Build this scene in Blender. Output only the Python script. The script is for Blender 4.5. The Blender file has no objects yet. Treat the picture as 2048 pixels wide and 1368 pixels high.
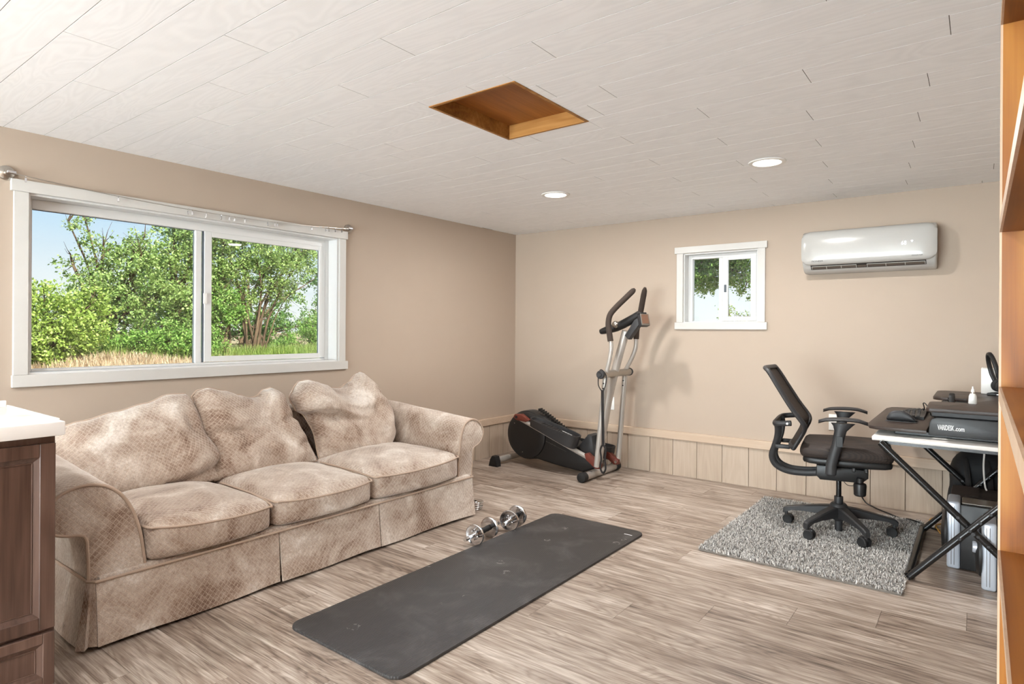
import bpy, bmesh, math, random
import numpy as np
from mathutils import Vector, Matrix, noise as mnoise

random.seed(7)
rng = np.random.default_rng(7)
S = bpy.context.scene
COL = S.collection
PI = math.pi

# ------------------------------------------------------------------ camera
cam_data = bpy.data.cameras.new('camera')
cam_data.sensor_width = 36.0
cam_data.lens = 1231.62 / 2048 * 36.0
cam_data.shift_y = -(684.0 - 660.66) / 2048
cam_data.clip_start = 0.02
cam_data.clip_end = 300
cam = bpy.data.objects.new('camera', cam_data)
COL.objects.link(cam)
YAW, ROLL = 0.6507, 0.00601
Fv = Vector((-math.sin(YAW), math.cos(YAW), 0))
Rv = Vector((math.cos(YAW), math.sin(YAW), 0))
Uv = Vector((0, 0, 1))
R2 = Rv * math.cos(ROLL) + Uv * math.sin(ROLL)
U2 = Uv * math.cos(ROLL) - Rv * math.sin(ROLL)
mcam = Matrix.Identity(4)
for i in range(3):
    mcam[i][0], mcam[i][1], mcam[i][2] = R2[i], U2[i], -Fv[i]
mcam.translation = Vector((3.6708, -4.8753, 1.1851))
cam.matrix_world = mcam
S.camera = cam

# ------------------------------------------------------------------ sky, sun, exposure
world = bpy.data.worlds.new('sky')
S.world = world
world.use_nodes = True
wn, wl = world.node_tree.nodes, world.node_tree.links
wn.clear()
# clear summer sky: pale at the horizon, blue overhead; dull earth below the horizon
wtc = wn.new('ShaderNodeTexCoord')
wsep = wn.new('ShaderNodeSeparateXYZ')
wl.new(wtc.outputs['Generated'], wsep.inputs[0])
wmap = wn.new('ShaderNodeMapRange')
wmap.inputs[1].default_value = -1.0; wmap.inputs[2].default_value = 1.0
wl.new(wsep.outputs[2], wmap.inputs[0])
wr = wn.new('ShaderNodeValToRGB')
wl.new(wmap.outputs[0], wr.inputs[0])
el_ = wr.color_ramp.elements
el_[0].position = 0.0; el_[0].color = (.34, .30, .24, 1)
el_[1].position = 1.0; el_[1].color = (.20, .40, .78, 1)
for p_, c_ in ((.492, (.46, .44, .40, 1)), (.500, (1.0, 1.0, 1.0, 1)), (.535, (.90, .95, 1.0, 1)), (.575, (.60, .79, .98, 1)), (.68, (.36, .60, .93, 1))):
    q_ = el_.new(p_); q_.color = c_
bg = wn.new('ShaderNodeBackground')
bg.inputs['Strength'].default_value = 1.4
wo = wn.new('ShaderNodeOutputWorld')
wl.new(wr.outputs[0], bg.inputs[0])
wl.new(bg.outputs[0], wo.inputs[0])

sun_data = bpy.data.lights.new('sun', 'SUN')
sun_data.energy = 19.0
sun_data.angle = math.radians(0.6)
sun_data.color = (1.0, 0.95, 0.86)
sun = bpy.data.objects.new('sun', sun_data)
COL.objects.link(sun)
sun.location = (12, -3, 12)
sun.rotation_euler = Vector((-math.cos(math.radians(48)), 0.0, -math.sin(math.radians(48)))).to_track_quat('-Z', 'Y').to_euler()

vs = S.view_settings
vs.view_transform = 'Standard'
vs.look = 'None'
vs.gamma = 1.0
vs.use_curve_mapping = False
vs.exposure = -0.32
S.cycles.max_bounces = 7
S.cycles.diffuse_bounces = 4
S.cycles.glossy_bounces = 3
S.cycles.transparent_max_bounces = 16
S.cycles.use_denoising = True
S.cycles.use_adaptive_sampling = True
S.cycles.adaptive_threshold = 0.13
S.cycles.use_light_tree = False
S.cycles.sample_clamp_indirect = 8.0
LAMP_W = 32.0          # watts of every recessed ceiling lamp
DOOR_W = 620.0         # daylight stand-in: watts of the fill lamp added outside the glass door

# ------------------------------------------------------------------ mesh helpers
class MB:
    """collects shapes, then links them as one mesh object"""
    def __init__(s):
        s.v = []; s.f = []; s.uv = []      # uv: per face list of (u,v) or None
    def add(s, verts, faces, uvs=None):
        o = len(s.v)
        s.v += [tuple(p) for p in verts]
        s.f += [tuple(i + o for i in f) for f in faces]
        s.uv += (uvs if uvs else [None] * len(faces))
        return s
    def from_bm(s, bm):
        bm.verts.index_update()
        s.add([v.co.copy() for v in bm.verts], [[v.index for v in f.verts] for f in bm.faces])
        bm.free()
        return s
    def box(s, lo, hi, bev=0.0, seg=2, M=None):
        bm = bmesh.new()
        bmesh.ops.create_cube(bm, size=1.0)
        lo = Vector(lo); hi = Vector(hi)
        for v in bm.verts:
            v.co = Vector([(lo[i] + hi[i]) / 2 + v.co[i] * (hi[i] - lo[i]) for i in range(3)])
        if bev > 0:
            bmesh.ops.bevel(bm, geom=list(bm.edges), offset=bev, segments=seg, profile=0.5, affect='EDGES')
        if M is not None:
            bmesh.ops.transform(bm, matrix=M, verts=bm.verts)
        return s.from_bm(bm)
    def prism(s, poly, axis, a, b, bev=0.0, seg=2):
        """poly: 2D outline in the two axes other than `axis` (cyclic order x,y,z), extruded a..b"""
        def P(p, t):
            if axis == 'x': return (t, p[0], p[1])
            if axis == 'y': return (p[0], t, p[1])
            return (p[0], p[1], t)
        bm = bmesh.new()
        A = [bm.verts.new(P(p, a)) for p in poly]
        B = [bm.verts.new(P(p, b)) for p in poly]
        n = len(poly)
        fa = bm.faces.new(A); fb = bm.faces.new(B[::-1])
        for i in range(n):
            bm.faces.new((A[(i + 1) % n], A[i], B[i], B[(i + 1) % n]))
        bmesh.ops.recalc_face_normals(bm, faces=bm.faces)
        if bev > 0:
            ed = [e for e in bm.edges if (fa in e.link_faces or fb in e.link_faces)]
            bmesh.ops.bevel(bm, geom=ed, offset=bev, segments=seg, profile=0.5, affect='EDGES')
        return s.from_bm(bm)
    def cyl(s, p0, p1, r0, r1=None, n=20, cap=True, bev=0.0):
        p0 = Vector(p0); p1 = Vector(p1); r1 = r0 if r1 is None else r1
        L = (p1 - p0).length
        if bev > 0:
            prof = [(0, 0), (r0 - bev, 0), (r0 - bev * .3, bev * .3), (r0, bev), (r1, L - bev), (r1 - bev * .3, L - bev * .3), (r1 - bev, L), (0, L)]
        else:
            prof = [(0, 0), (r0, 0), (r1, L), (0, L)] if cap else [(r0, 0), (r1, L)]
        return s.lathe(prof, p0, p1 - p0, n)
    def lathe(s, prof, p0, axis, n=24):
        p0 = Vector(p0); ax = Vector(axis).normalized()
        t = Vector((0, 0, 1)) if abs(ax.z) < .9 else Vector((1, 0, 0))
        e1 = ax.cross(t).normalized(); e2 = ax.cross(e1)
        V = []; rows = []
        for (r, h) in prof:
            if r < 1e-6:
                rows.append([len(V)]); V.append(p0 + ax * h)
            else:
                rows.append(list(range(len(V), len(V) + n)))
                for k in range(n):
                    a = 2 * PI * k / n
                    V.append(p0 + ax * h + (e1 * math.cos(a) + e2 * math.sin(a)) * r)
        F = []
        for A, B in zip(rows[:-1], rows[1:]):
            if len(A) == 1 and len(B) == 1: continue
            for k in range(n):
                k2 = (k + 1) % n
                if len(A) == 1: F.append((A[0], B[k2], B[k]))
                elif len(B) == 1: F.append((A[k], A[k2], B[0]))
                else: F.append((A[k], A[k2], B[k2], B[k]))
        return s.add(V, F)
    def tube(s, pts, r, n=10, closed=False, caps=True, flat=1.0, up=None):
        pts = [Vector(p) for p in pts]; m = len(pts)
        rs = r if isinstance(r, (list, tuple)) else [r] * m
        V = []; prev = None
        for i, p in enumerate(pts):
            if closed: d = pts[(i + 1) % m] - pts[i - 1]
            else: d = pts[min(i + 1, m - 1)] - pts[max(i - 1, 0)]
            d = d.normalized()
            if prev is None:
                t = Vector(up) if up else (Vector((0, 0, 1)) if abs(d.z) < .9 else Vector((1, 0, 0)))
                e1 = (t - d * t.dot(d)).normalized()
            else:
                e1 = (prev - d * prev.dot(d)).normalized()
            prev = e1; e2 = d.cross(e1)
            for k in range(n):
                a = 2 * PI * k / n
                V.append(p + (e1 * math.cos(a) * flat + e2 * math.sin(a)) * rs[i])
        F = []
        for i in range(m if closed else m - 1):
            a = i * n; b = ((i + 1) % m) * n
            for k in range(n):
                k2 = (k + 1) % n
                F.append((a + k, a + k2, b + k2, b + k))
        if caps and not closed:
            F.append(tuple(range(n))[::-1]); F.append(tuple(range((m - 1) * n, m * n)))
        return s.add(V, F)
    def ball(s, c, r, nu=16, nv=10):
        r = (r, r, r) if not isinstance(r, (list, tuple)) else r
        V = [(c[0], c[1], c[2] - r[2])]; F = []
        for j in range(1, nv):
            th = PI * j / nv
            for i in range(nu):
                a = 2 * PI * i / nu
                V.append((c[0] + r[0] * math.sin(th) * math.cos(a), c[1] + r[1] * math.sin(th) * math.sin(a), c[2] - r[2] * math.cos(th)))
        V.append((c[0], c[1], c[2] + r[2])); T = len(V) - 1
        for i in range(nu):
            i2 = (i + 1) % nu
            F.append((0, 1 + i2, 1 + i)); F.append((T, T - nu + i, T - nu + i2))
            for j in range(nv - 2):
                a = 1 + j * nu
                F.append((a + i, a + i2, a + nu + i2, a + nu + i))
        return s.add(V, F)
    def grid(s, P, uv=None, closed_u=False):
        """P[i][j] points; uv[i][j] texture coordinates in metres"""
        ni, nj = len(P), len(P[0])
        V = [P[i][j] for i in range(ni) for j in range(nj)]
        F = []; U = []
        for i in range(ni if closed_u else ni - 1):
            i2 = (i + 1) % ni
            for j in range(nj - 1):
                F.append((i * nj + j, i2 * nj + j, i2 * nj + j + 1, i * nj + j + 1))
                U.append([uv[i][j], uv[i2][j], uv[i2][j + 1], uv[i][j + 1]] if uv else None)
        return s.add(V, F, U)
    def xf(s, M):
        s.v = [tuple(M @ Vector(p)) for p in s.v]
        return s
    def build(s, name, material, parent=None, smooth=35, uvbox=False, weld=0.0, recalc=True):
        me = bpy.data.meshes.new(name)
        me.from_pydata(s.v, [], s.f)
        if uvbox or any(u is not None for u in s.uv):
            ul = me.uv_layers.new(name='UVMap')
            data = np.zeros((len(me.loops), 2), 'f')
            for p, u in zip(me.polygons, s.uv):
                if u is not None:
                    for li, c in zip(p.loop_indices, u): data[li] = c
                else:
                    n = p.normal; a = max(range(3), key=lambda k: abs(n[k]))
                    o = [1, 2] if a == 0 else ([0, 2] if a == 1 else [0, 1])
                    for li in p.loop_indices:
                        c = me.vertices[me.loops[li].vertex_index].co
                        data[li] = (c[o[0]], c[o[1]])
            ul.data.foreach_set('uv', data.ravel())
        if weld > 0 or recalc:
            bm = bmesh.new(); bm.from_mesh(me)
            if weld > 0: bmesh.ops.remove_doubles(bm, verts=bm.verts, dist=weld)
            if recalc: bmesh.ops.recalc_face_normals(bm, faces=bm.faces)
            bm.to_mesh(me); bm.free()
        if smooth:
            me.shade_smooth()
            if smooth < 179: me.set_sharp_from_angle(angle=math.radians(smooth))
        me.materials.append(material)
        return link(name, me, parent)

def root_of(o):
    while o.parent: o = o.parent
    return o
def link(name, me, parent=None):
    o = bpy.data.objects.new(name, me)
    COL.objects.link(o)
    if parent is not None:
        o.parent = parent
        if parent.parent is None: o.location = -parent.location
    return o
def thing(name, label, cat, loc, group=None):
    o = bpy.data.objects.new(name, None)
    COL.objects.link(o)
    o.location = loc; o.empty_display_size = 0.1
    return tag(o, label, cat, group)
def tag(o, label, cat, group=None):
    o['label'] = label; o['category'] = cat
    if group: o['group'] = group
    return o
def struct(o, label=None):
    o['kind'] = 'structure'
    if label: o['label'] = label
    return o
def structroot(name, label=None, loc=(0, 0, 0)):
    o = bpy.data.objects.new(name, None); COL.objects.link(o); o.location = loc
    return struct(o, label)
def bx(name, lo, hi, m, parent=None, bev=0.0, seg=2, uvbox=False):
    return MB().box(lo, hi, bev, seg).build(name, m, parent, uvbox=uvbox)
def text_mesh(txt, size, depth=0.0006, align='LEFT', bold=0.0, width=None):
    cu = bpy.data.curves.new('lettering', 'FONT')
    cu.body = txt; cu.size = size; cu.extrude = depth; cu.align_x = align; cu.resolution_u = 3; cu.offset = bold
    ob = bpy.data.objects.new('lettering', cu)
    COL.objects.link(ob)
    dg = bpy.context.evaluated_depsgraph_get()
    me = bpy.data.meshes.new_from_object(ob.evaluated_get(dg))
    bpy.data.objects.remove(ob)
    if width:
        xs_ = [v.co.x for v in me.vertices]; k = width / (max(xs_) - min(xs_)); x0_ = min(xs_)
        for v in me.vertices: v.co.x = (v.co.x - x0_) * k
    return me
def catmull(pts, k=6, closed=False):
    pts = [Vector(p) for p in pts]; n = len(pts); out = []
    for i in range(n if closed else n - 1):
        p0 = pts[i - 1] if (i > 0 or closed) else pts[0]
        p1 = pts[i]; p2 = pts[(i + 1) % n]
        p3 = pts[(i + 2) % n] if (i + 2 < n or closed) else pts[-1]
        for j in range(k):
            t = j / k
            out.append(0.5 * ((2 * p1) + (p2 - p0) * t + (2 * p0 - 5 * p1 + 4 * p2 - p3) * t * t + (3 * p1 - p0 - 3 * p2 + p3) * t ** 3))
    if not closed: out.append(pts[-1])
    return out
def nz(x, y, z=0.0): return mnoise.noise(Vector((x, y, z)))

# ------------------------------------------------------------------ materials
def srgb(r, g, b):
    f = lambda c: (c / 255 / 12.92) if c / 255 <= 0.04045 else ((c / 255 + 0.055) / 1.055) ** 2.4
    return (f(r), f(g), f(b), 1.0)
class NT:
    """small node-tree helper"""
    def __init__(s, name):
        s.m = bpy.data.materials.new(name); s.m.use_nodes = True
        s.t = s.m.node_tree; s.n = s.t.nodes; s.l = s.t.links
        s.n.clear()
        s.out = s.n.new('ShaderNodeOutputMaterial')
        s.p = s.n.new('ShaderNodeBsdfPrincipled')
        s.l.new(s.p.outputs[0], s.out.inputs[0])
    def node(s, typ, ins=None, **kw):
        nd = s.n.new(typ)
        for k, v in kw.items(): setattr(nd, k, v)
        for k, v in (ins or {}).items(): s.set(nd.inputs[k], v)
        return nd
    def set(s, sock, v):
        if isinstance(v, bpy.types.NodeSocket): s.l.new(v, sock)
        elif isinstance(v, bpy.types.Node): s.l.new(v.outputs[0], sock)
        else: sock.default_value = v
    def math(s, op, a, b=None, c=None):
        nd = s.n.new('ShaderNodeMath'); nd.operation = op
        s.set(nd.inputs[0], a)
        if b is not None: s.set(nd.inputs[1], b)
        if c is not None: s.set(nd.inputs[2], c)
        return nd.outputs[0]
    def mix(s, fac, a, b, typ='MIX'):
        nd = s.n.new('ShaderNodeMix'); nd.data_type = 'RGBA'; nd.blend_type = typ
        s.set(nd.inputs[0], fac); s.set(nd.inputs[6], a); s.set(nd.inputs[7], b)
        return nd.outputs[2]
    def ramp(s, fac, stops):
        nd = s.n.new('ShaderNodeValToRGB'); s.set(nd.inputs[0], fac)
        e = nd.color_ramp.elements
        while len(e) > 1: e.remove(e[-1])
        e[0].position = stops[0][0]; e[0].color = stops[0][1]
        for p, c in stops[1:]:
            q = e.new(p); q.color = c
        return nd.outputs[0]
    def noise(s, vec, scale, detail=3, rough=.55, dist=0.0):
        nd = s.n.new('ShaderNodeTexNoise')
        s.set(nd.inputs['Vector'], vec); nd.inputs['Scale'].default_value = scale
        nd.inputs['Detail'].default_value = detail; nd.inputs['Roughness'].default_value = rough
        nd.inputs['Distortion'].default_value = dist
        return nd.outputs[0]
    def map(s, vec, sc=(1, 1, 1), loc=(0, 0, 0), rot=(0, 0, 0)):
        nd = s.n.new('ShaderNodeMapping'); s.set(nd.inputs[0], vec)
        nd.inputs['Location'].default_value = loc; nd.inputs['Rotation'].default_value = rot; nd.inputs['Scale'].default_value = sc
        return nd.outputs[0]
    def pos(s): return s.n.new('ShaderNodeNewGeometry').outputs['Position']
    def rnd(s): return s.n.new('ShaderNodeObjectInfo').outputs['Random']
    def bump(s, h, strength=.3, dist=.002):
        nd = s.n.new('ShaderNodeBump'); nd.inputs['Strength'].default_value = strength; nd.inputs['Distance'].default_value = dist
        s.set(nd.inputs['Height'], h); s.l.new(nd.outputs[0], s.p.inputs['Normal'])
    def P(s, **kw):
        for k, v in kw.items(): s.set(s.p.inputs[k.replace('_', ' ')], v)
        return s

def plain(name, col, rough=.5, metal=0.0, bump=0.0, bscale=300, var=0.06, spec=.5, coat=0.0):
    t = NT(name)
    pos = t.pos()
    nzz = t.noise(pos, 14, 3)
    c2 = tuple(max(0, x * (1 - var * 2)) for x in col[:3]) + (1,)
    c1 = tuple(min(1, x * (1 + var)) for x in col[:3]) + (1,)
    t.P(Base_Color=t.mix(nzz, c2, c1), Roughness=rough, Metallic=metal)
    t.p.inputs['Specular IOR Level'].default_value = spec
    if coat: t.p.inputs['Coat Weight'].default_value = coat; t.p.inputs['Coat Roughness'].default_value = .05
    if bump: t.bump(t.noise(pos, bscale, 2), bump, .001)
    return t.m

def wood(name, dark, mid, light, axis='x', rough=.45, fine=1.0, contrast=1.0, bump=.12, spec=.4, perobj=True, rings=.35, tone=.16):
    t = NT(name)
    pos = t.pos()
    r = t.rnd()
    off = t.node('ShaderNodeCombineXYZ', {0: t.math('MULTIPLY', r, 37.0), 1: t.math('MULTIPLY', r, 91.0), 2: t.math('MULTIPLY', r, 53.0)})
    v = t.node('ShaderNodeVectorMath', {0: pos, 1: off.outputs[0]}, operation='ADD').outputs[0] if perobj else pos
    k = {'x': (1, 9, 9), 'y': (9, 1, 9), 'z': (9, 9, 1)}[axis]
    st = t.map(v, k)
    st2 = t.map(v, tuple({1: 1.2, 9: 46}[q] for q in k))
    warp = t.noise(st, 1.1 * fine, 3, .5, .6)
    big = t.noise(st, .55 * fine, 2, .5, 1.2)
    ring = t.math('SINE', t.math('MULTIPLY', big, 60.0))
    fineg = t.noise(st2, 1.9 * fine, 4, .7)
    a = t.math('ADD', t.math('MULTIPLY', warp, .55), t.math('MULTIPLY', fineg, .45))
    a = t.math('ADD', a, t.math('MULTIPLY', ring, .05 * rings / .35))
    a = t.math('ADD', a, t.math('MULTIPLY', t.math('SUBTRACT', r, .5), tone))
    a = t.math('ADD', t.math('MULTIPLY', t.math('SUBTRACT', a, .5), contrast), .5)
    col = t.ramp(a, [(.30, dark), (.50, mid), (.70, light)])
    t.P(Base_Color=col, Roughness=rough)
    t.p.inputs['Specular IOR Level'].default_value = spec
    if bump: t.bump(t.math('ADD', fineg, t.math('MULTIPLY', ring, .25)), bump, .0015)
    return t.m

def laminate():
    """grey-brown oak print: long fine streaks, cathedral figure, a tone of its own for every plank"""
    t = NT('grey_oak_laminate')
    pos = t.pos(); r = t.rnd()
    off = t.node('ShaderNodeCombineXYZ', {0: t.math('MULTIPLY', r, 41.0), 1: t.math('MULTIPLY', r, 17.0), 2: 0.0})
    v = t.node('ShaderNodeVectorMath', {0: pos, 1: off.outputs[0]}, operation='ADD').outputs[0]
    streak = t.noise(t.map(v, (1.3, 30, 1)), 2.0, 4, .62, .4)
    fine = t.noise(t.map(v, (4.0, 150, 1)), 2.0, 3, .7)
    big = t.noise(t.map(v, (.9, 6.5, 1)), 1.3, 2, .5, .9)
    fig = t.math('ABSOLUTE', t.math('SINE', t.math('MULTIPLY', big, 46.0)))
    blotch = t.noise(t.map(v, (1.4, 5, 1)), 2.2, 3, .55)
    a = t.math('ADD', t.math('MULTIPLY', streak, .52), t.math('MULTIPLY', fine, .34))
    a = t.math('ADD', a, t.math('MULTIPLY', t.math('SUBTRACT', fig, .6), .07))
    a = t.math('ADD', a, t.math('MULTIPLY', t.math('SUBTRACT', blotch, .5), .34))
    a = t.math('ADD', a, t.math('MULTIPLY', t.math('SUBTRACT', r, .5), .10))
    col = t.ramp(a, [(.26, srgb(88, 74, 65)), (.38, srgb(138, 121, 108)), (.47, srgb(164, 149, 136)), (.62, srgb(208, 196, 185))])
    t.P(Base_Color=col, Roughness=t.math('ADD', .30, t.math('MULTIPLY', fine, .16)))
    t.p.inputs['Specular IOR Level'].default_value = .45
    t.bump(fine, .10, .0012)
    return t.m

def fabric_diamond():
    t = NT('diamond_chenille')
    uv = t.n.new('ShaderNodeUVMap').outputs[0]
    pos = t.pos()
    sp = t.n.new('ShaderNodeSeparateXYZ')
    w = uv
    t.set(sp.inputs[0], w)
    s_ = .0152
    def lines(sign):
        q = t.math('ADD', t.math('MULTIPLY', sp.outputs[0], 1.0), t.math('MULTIPLY', sp.outputs[1], 0.92 * sign))
        q = t.math('DIVIDE', q, s_ * 1.5)
        fr = t.math('ABSOLUTE', t.math('SUBTRACT', t.math('FRACT', q), .5))
        return t.math('SMOOTH_MIN', t.math('MULTIPLY', fr, 1.0), .5, .02)
    d = t.math('MINIMUM', lines(1), lines(-1))
    line = t.n.new('ShaderNodeMapRange'); line.interpolation_type = 'SMOOTHSTEP'
    t.set(line.inputs[0], d); line.inputs[1].default_value = .022; line.inputs[2].default_value = .075
    line.inputs[3].default_value = 1.0; line.inputs[4].default_value = 0.0
    L = line.outputs[0]
    nap = t.noise(pos, 4.2, 5, .60, .9)
    nap2 = t.noise(pos, 85.0, 3, .6)
    fz = t.noise(pos, 420.0, 2, .6)
    a = t.math('ADD', t.math('MULTIPLY', nap, .60), t.math('ADD', t.math('MULTIPLY', nap2, .20), t.math('MULTIPLY', fz, .20)))
    base = t.ramp(a, [(.37, srgb(116, 90, 75)), (.45, srgb(164, 143, 128)), (.54, srgb(194, 179, 166)), (.62, srgb(226, 217, 208))])
    col = t.mix(t.math('MULTIPLY', L, .50), base, srgb(222, 204, 184))
    t.P(Base_Color=col, Roughness=.85)
    t.p.inputs['Specular IOR Level'].default_value = .15
    t.p.inputs['Sheen Weight'].default_value = 1.0
    t.p.inputs['Sheen Roughness'].default_value = .32
    t.p.inputs['Sheen Tint'].default_value = (1, .95, .9, 1)
    h = t.math('ADD', t.math('MULTIPLY', L, -.8), t.math('ADD', t.math('MULTIPLY', nap2, .5), t.math('MULTIPLY', fz, .45)))
    t.bump(h, .55, .004)
    return t.m

def glass_thin(name, tint=(.93, .96, .95)):
    """thin window pane: mostly straight-through, mirror-like at its surface by Fresnel"""
    t = NT(name)
    tr = t.node('ShaderNodeBsdfTransparent', {0: tint + (1,)})
    gl = t.node('ShaderNodeBsdfGlossy', {'Color': (1, 1, 1, 1), 'Roughness': 0.0})
    fr = t.node('ShaderNodeFresnel', {'IOR': 1.45})
    mx = t.node('ShaderNodeMixShader', {0: fr.outputs[0], 1: tr.outputs[0], 2: gl.outputs[0]})
    t.l.new(mx.outputs[0], t.out.inputs[0])
    return t.m
def emit(name, col, strength):
    t = NT(name)
    e = t.node('ShaderNodeEmission', {0: col, 1: strength})
    t.l.new(e.outputs[0], t.out.inputs[0])
    return t.m

def wall_paint():
    t = NT('beige_paint')
    pos = t.pos()
    c = t.mix(t.noise(pos, 2.5, 3), srgb(180, 163, 147), srgb(185, 169, 153))
    t.P(Base_Color=c, Roughness=.62)
    t.p.inputs['Specular IOR Level'].default_value = .25
    t.bump(t.noise(pos, 260, 3), .12, .0008)
    return t.m

def ceiling_plank_mat():
    t = NT('white_plank')
    pos = t.pos(); r = t.rnd()
    off = t.node('ShaderNodeCombineXYZ', {0: t.math('MULTIPLY', r, 37.0), 1: t.math('MULTIPLY', r, 11.0), 2: r})
    v = t.node('ShaderNodeVectorMath', {0: pos, 1: off.outputs[0]}, operation='ADD').outputs[0]
    st = t.map(v, (1.3, 7, 7))
    big = t.noise(st, .9, 2, .5, .8)
    ring = t.math('ADD', t.math('MULTIPLY', t.math('SINE', t.math('MULTIPLY', big, 95.0)), .5), .5)
    fine = t.noise(t.map(v, (2.0, 60, 60)), 2.0, 3)
    a = t.math('ADD', t.math('MULTIPLY', ring, .45), t.math('MULTIPLY', fine, .55))
    t.P(Base_Color=t.mix(a, srgb(240, 240, 241), srgb(250, 250, 251)), Roughness=.5)
    t.p.inputs['Specular IOR Level'].default_value = .3
    t.bump(a, .12, .0008)
    return t.m

M = {}
M['wall'] = wall_paint()
M['ceil'] = ceiling_plank_mat()
M['ceil_gap'] = plain('ceiling_backing', srgb(104, 99, 93), .9)
M['floor'] = laminate()
M['floor_gap'] = plain('floor_underlay', srgb(70, 58, 50), .8)
M['wains'] = wood('painted_board', srgb(170, 151, 133), srgb(184, 166, 148), srgb(193, 177, 160), 'z', .6, 1.0, .8, .25, .25)
M['cap'] = wood('painted_cap', srgb(184, 160, 138), srgb(196, 173, 151), srgb(203, 183, 162), 'x', .5, 1.0, .7, .05, .3)
M['groove'] = plain('groove_brown', srgb(120, 96, 78), .8)  # darker brown backing that shows between the wainscot boards
M['trim'] = plain('white_trim_paint', srgb(206, 203, 198), .38, var=.02)
M['vinyl'] = plain('white_vinyl', srgb(222, 221, 219), .32, var=.01)
M['gasket'] = plain('grey_gasket', srgb(88, 96, 104), .6)
M['glass'] = glass_thin('window_glass')
M['hatchwood'] = wood('stained_plywood', srgb(112, 62, 20), srgb(150, 90, 36), srgb(176, 114, 54), 'y', .42, 1.6, .8, .05, .4, True, .12)
M['hatchside'] = wood('stained_frame', srgb(120, 76, 30), srgb(158, 108, 52), srgb(182, 134, 76), 'x', .5, .8, 1.0, .05, .35)
M['cable'] = plain('black_cable', srgb(22, 22, 23), .5)
M['chrome'] = plain('chrome', srgb(214, 214, 216), .13, 1.0, var=.02)
M['nickel'] = plain('brushed_nickel', srgb(186, 180, 172), .28, 1.0, var=.04)
M['blackpl'] = plain('black_plastic', srgb(30, 29, 29), .42, 0, .15, 500)
M['darkpl'] = plain('charcoal_plastic', srgb(46, 45, 46), .5, 0, .2, 600)
M['blackmetal'] = plain('black_gloss_steel', srgb(19, 19, 20), .26, 0.0, spec=.6)
M['rubber'] = plain('black_rubber', srgb(26, 25, 25), .7, 0, .2, 700)
M['foam'] = plain('foam_grip', srgb(56, 45, 38), .9, 0, .35, 500)
M['silver'] = plain('silver_paint', srgb(180, 174, 167), .34, .3, var=.03)
M['red'] = plain('brick_red_metal', srgb(112, 52, 40), .45, .1)
M['strap'] = plain('black_webbing', srgb(34, 30, 29), .85, 0, .4, 900)
M['sofa'] = fabric_diamond()
M['piping'] = plain('piping_cord', srgb(186, 164, 146), .9, 0, .4, 700)
M['cab'] = wood('dark_stained_cherry', srgb(52, 34, 26), srgb(82, 60, 50), srgb(106, 82, 70), 'z', .34, .8, .9, .04, .45, True, .3)
M['counter'] = plain('white_cultured_marble', srgb(238, 234, 230), .12, 0, var=.01, spec=.55)
M['oak'] = wood('honey_oak', srgb(106, 56, 16), srgb(142, 84, 24), srgb(162, 106, 40), 'z', .42, .55, 1.0, .05, .4, True, .8)
M['oakedge'] = wood('pale_edge_band', srgb(176, 146, 120), srgb(192, 164, 138), srgb(202, 178, 154), 'z', .45, .8, .8, .03, .35)
M['white'] = plain('white_plastic', srgb(236, 234, 230), .3, var=.01)
M['acwhite'] = plain('glossy_white_plastic', srgb(182, 180, 176), .16, var=.008, spec=.4)
M['acdark'] = plain('vent_shadow_plastic', srgb(44, 40, 38), .6)
M['louver'] = plain('taupe_louver', srgb(92, 82, 74), .5)
M['text_grey'] = plain('grey_print', srgb(88, 84, 80), .5)
M['text_white'] = plain('white_print', srgb(226, 226, 226), .5)
M['led'] = emit('white_led', (1, 1, 1, 1), 2.2)
M['lampglow'] = emit('lamp_lens', (1.0, .93, .82, 1), 9.0)
M['desktop'] = plain('white_laminate', srgb(226, 222, 217), .35, var=.01)
M['vari'] = plain('black_woodgrain_laminate', srgb(52, 40, 34), .45, 0, .1, 200)
M['tower_silver'] = plain('silver_case', srgb(196, 202, 212), .28, .25, var=.02)
M['cloth_black'] = plain('black_nylon', srgb(20, 20, 22), .75, 0, .4, 400)
M['brownbox'] = plain('dark_brown_card', srgb(52, 40, 34), .7)
M['yellow'] = plain('yellow_cable', srgb(222, 166, 60), .45)
M['whitecable'] = plain('white_cable', srgb(214, 208, 202), .5)

# ------------------------------------------------------------------ the room
H = 2.13
XR, YF = 4.05, -8.40          # right wall, wall behind the photographer
def wall_with_hole(name, mk, a0, a1, z1, h, label):
    """mk(a,b,z0,z1) adds a box spanning a..b along the wall; h = (a,b,z0,z1) opening"""
    m = MB()
    if h:
        mk(m, a0, h[0], 0, z1); mk(m, h[1], a1, 0, z1); mk(m, h[0], h[1], 0, h[2]); mk(m, h[0], h[1], h[3], z1)
    else: mk(m, a0, a1, 0, z1)
    return struct(m.build(name, M['wall'], smooth=0), label)
W1 = (-3.925, -2.118, .955, 1.836)
W2 = (1.728, 2.316, 1.257, 1.820)
wall_left = wall_with_hole('wall_left', lambda m, a, b, z0, z1: m.box((-.14, a, z0), (0, b, z1)), YF - .14, .14, 2.30, W1, 'beige painted wall with the wide window')
wall_back = wall_with_hole('wall_back', lambda m, a, b, z0, z1: m.box((a, 0, z0), (b, .14, z1)), 0, XR, 2.30, W2, 'beige painted wall with the small window')
wall_right = wall_with_hole('wall_right', lambda m, a, b, z0, z1: m.box((XR, a, z0), (XR + .14, b, z1)), YF - .14, .14, 2.30, None, 'beige wall behind the desk')
D1 = (.55, 3.55, 0.0, 2.03)
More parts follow.
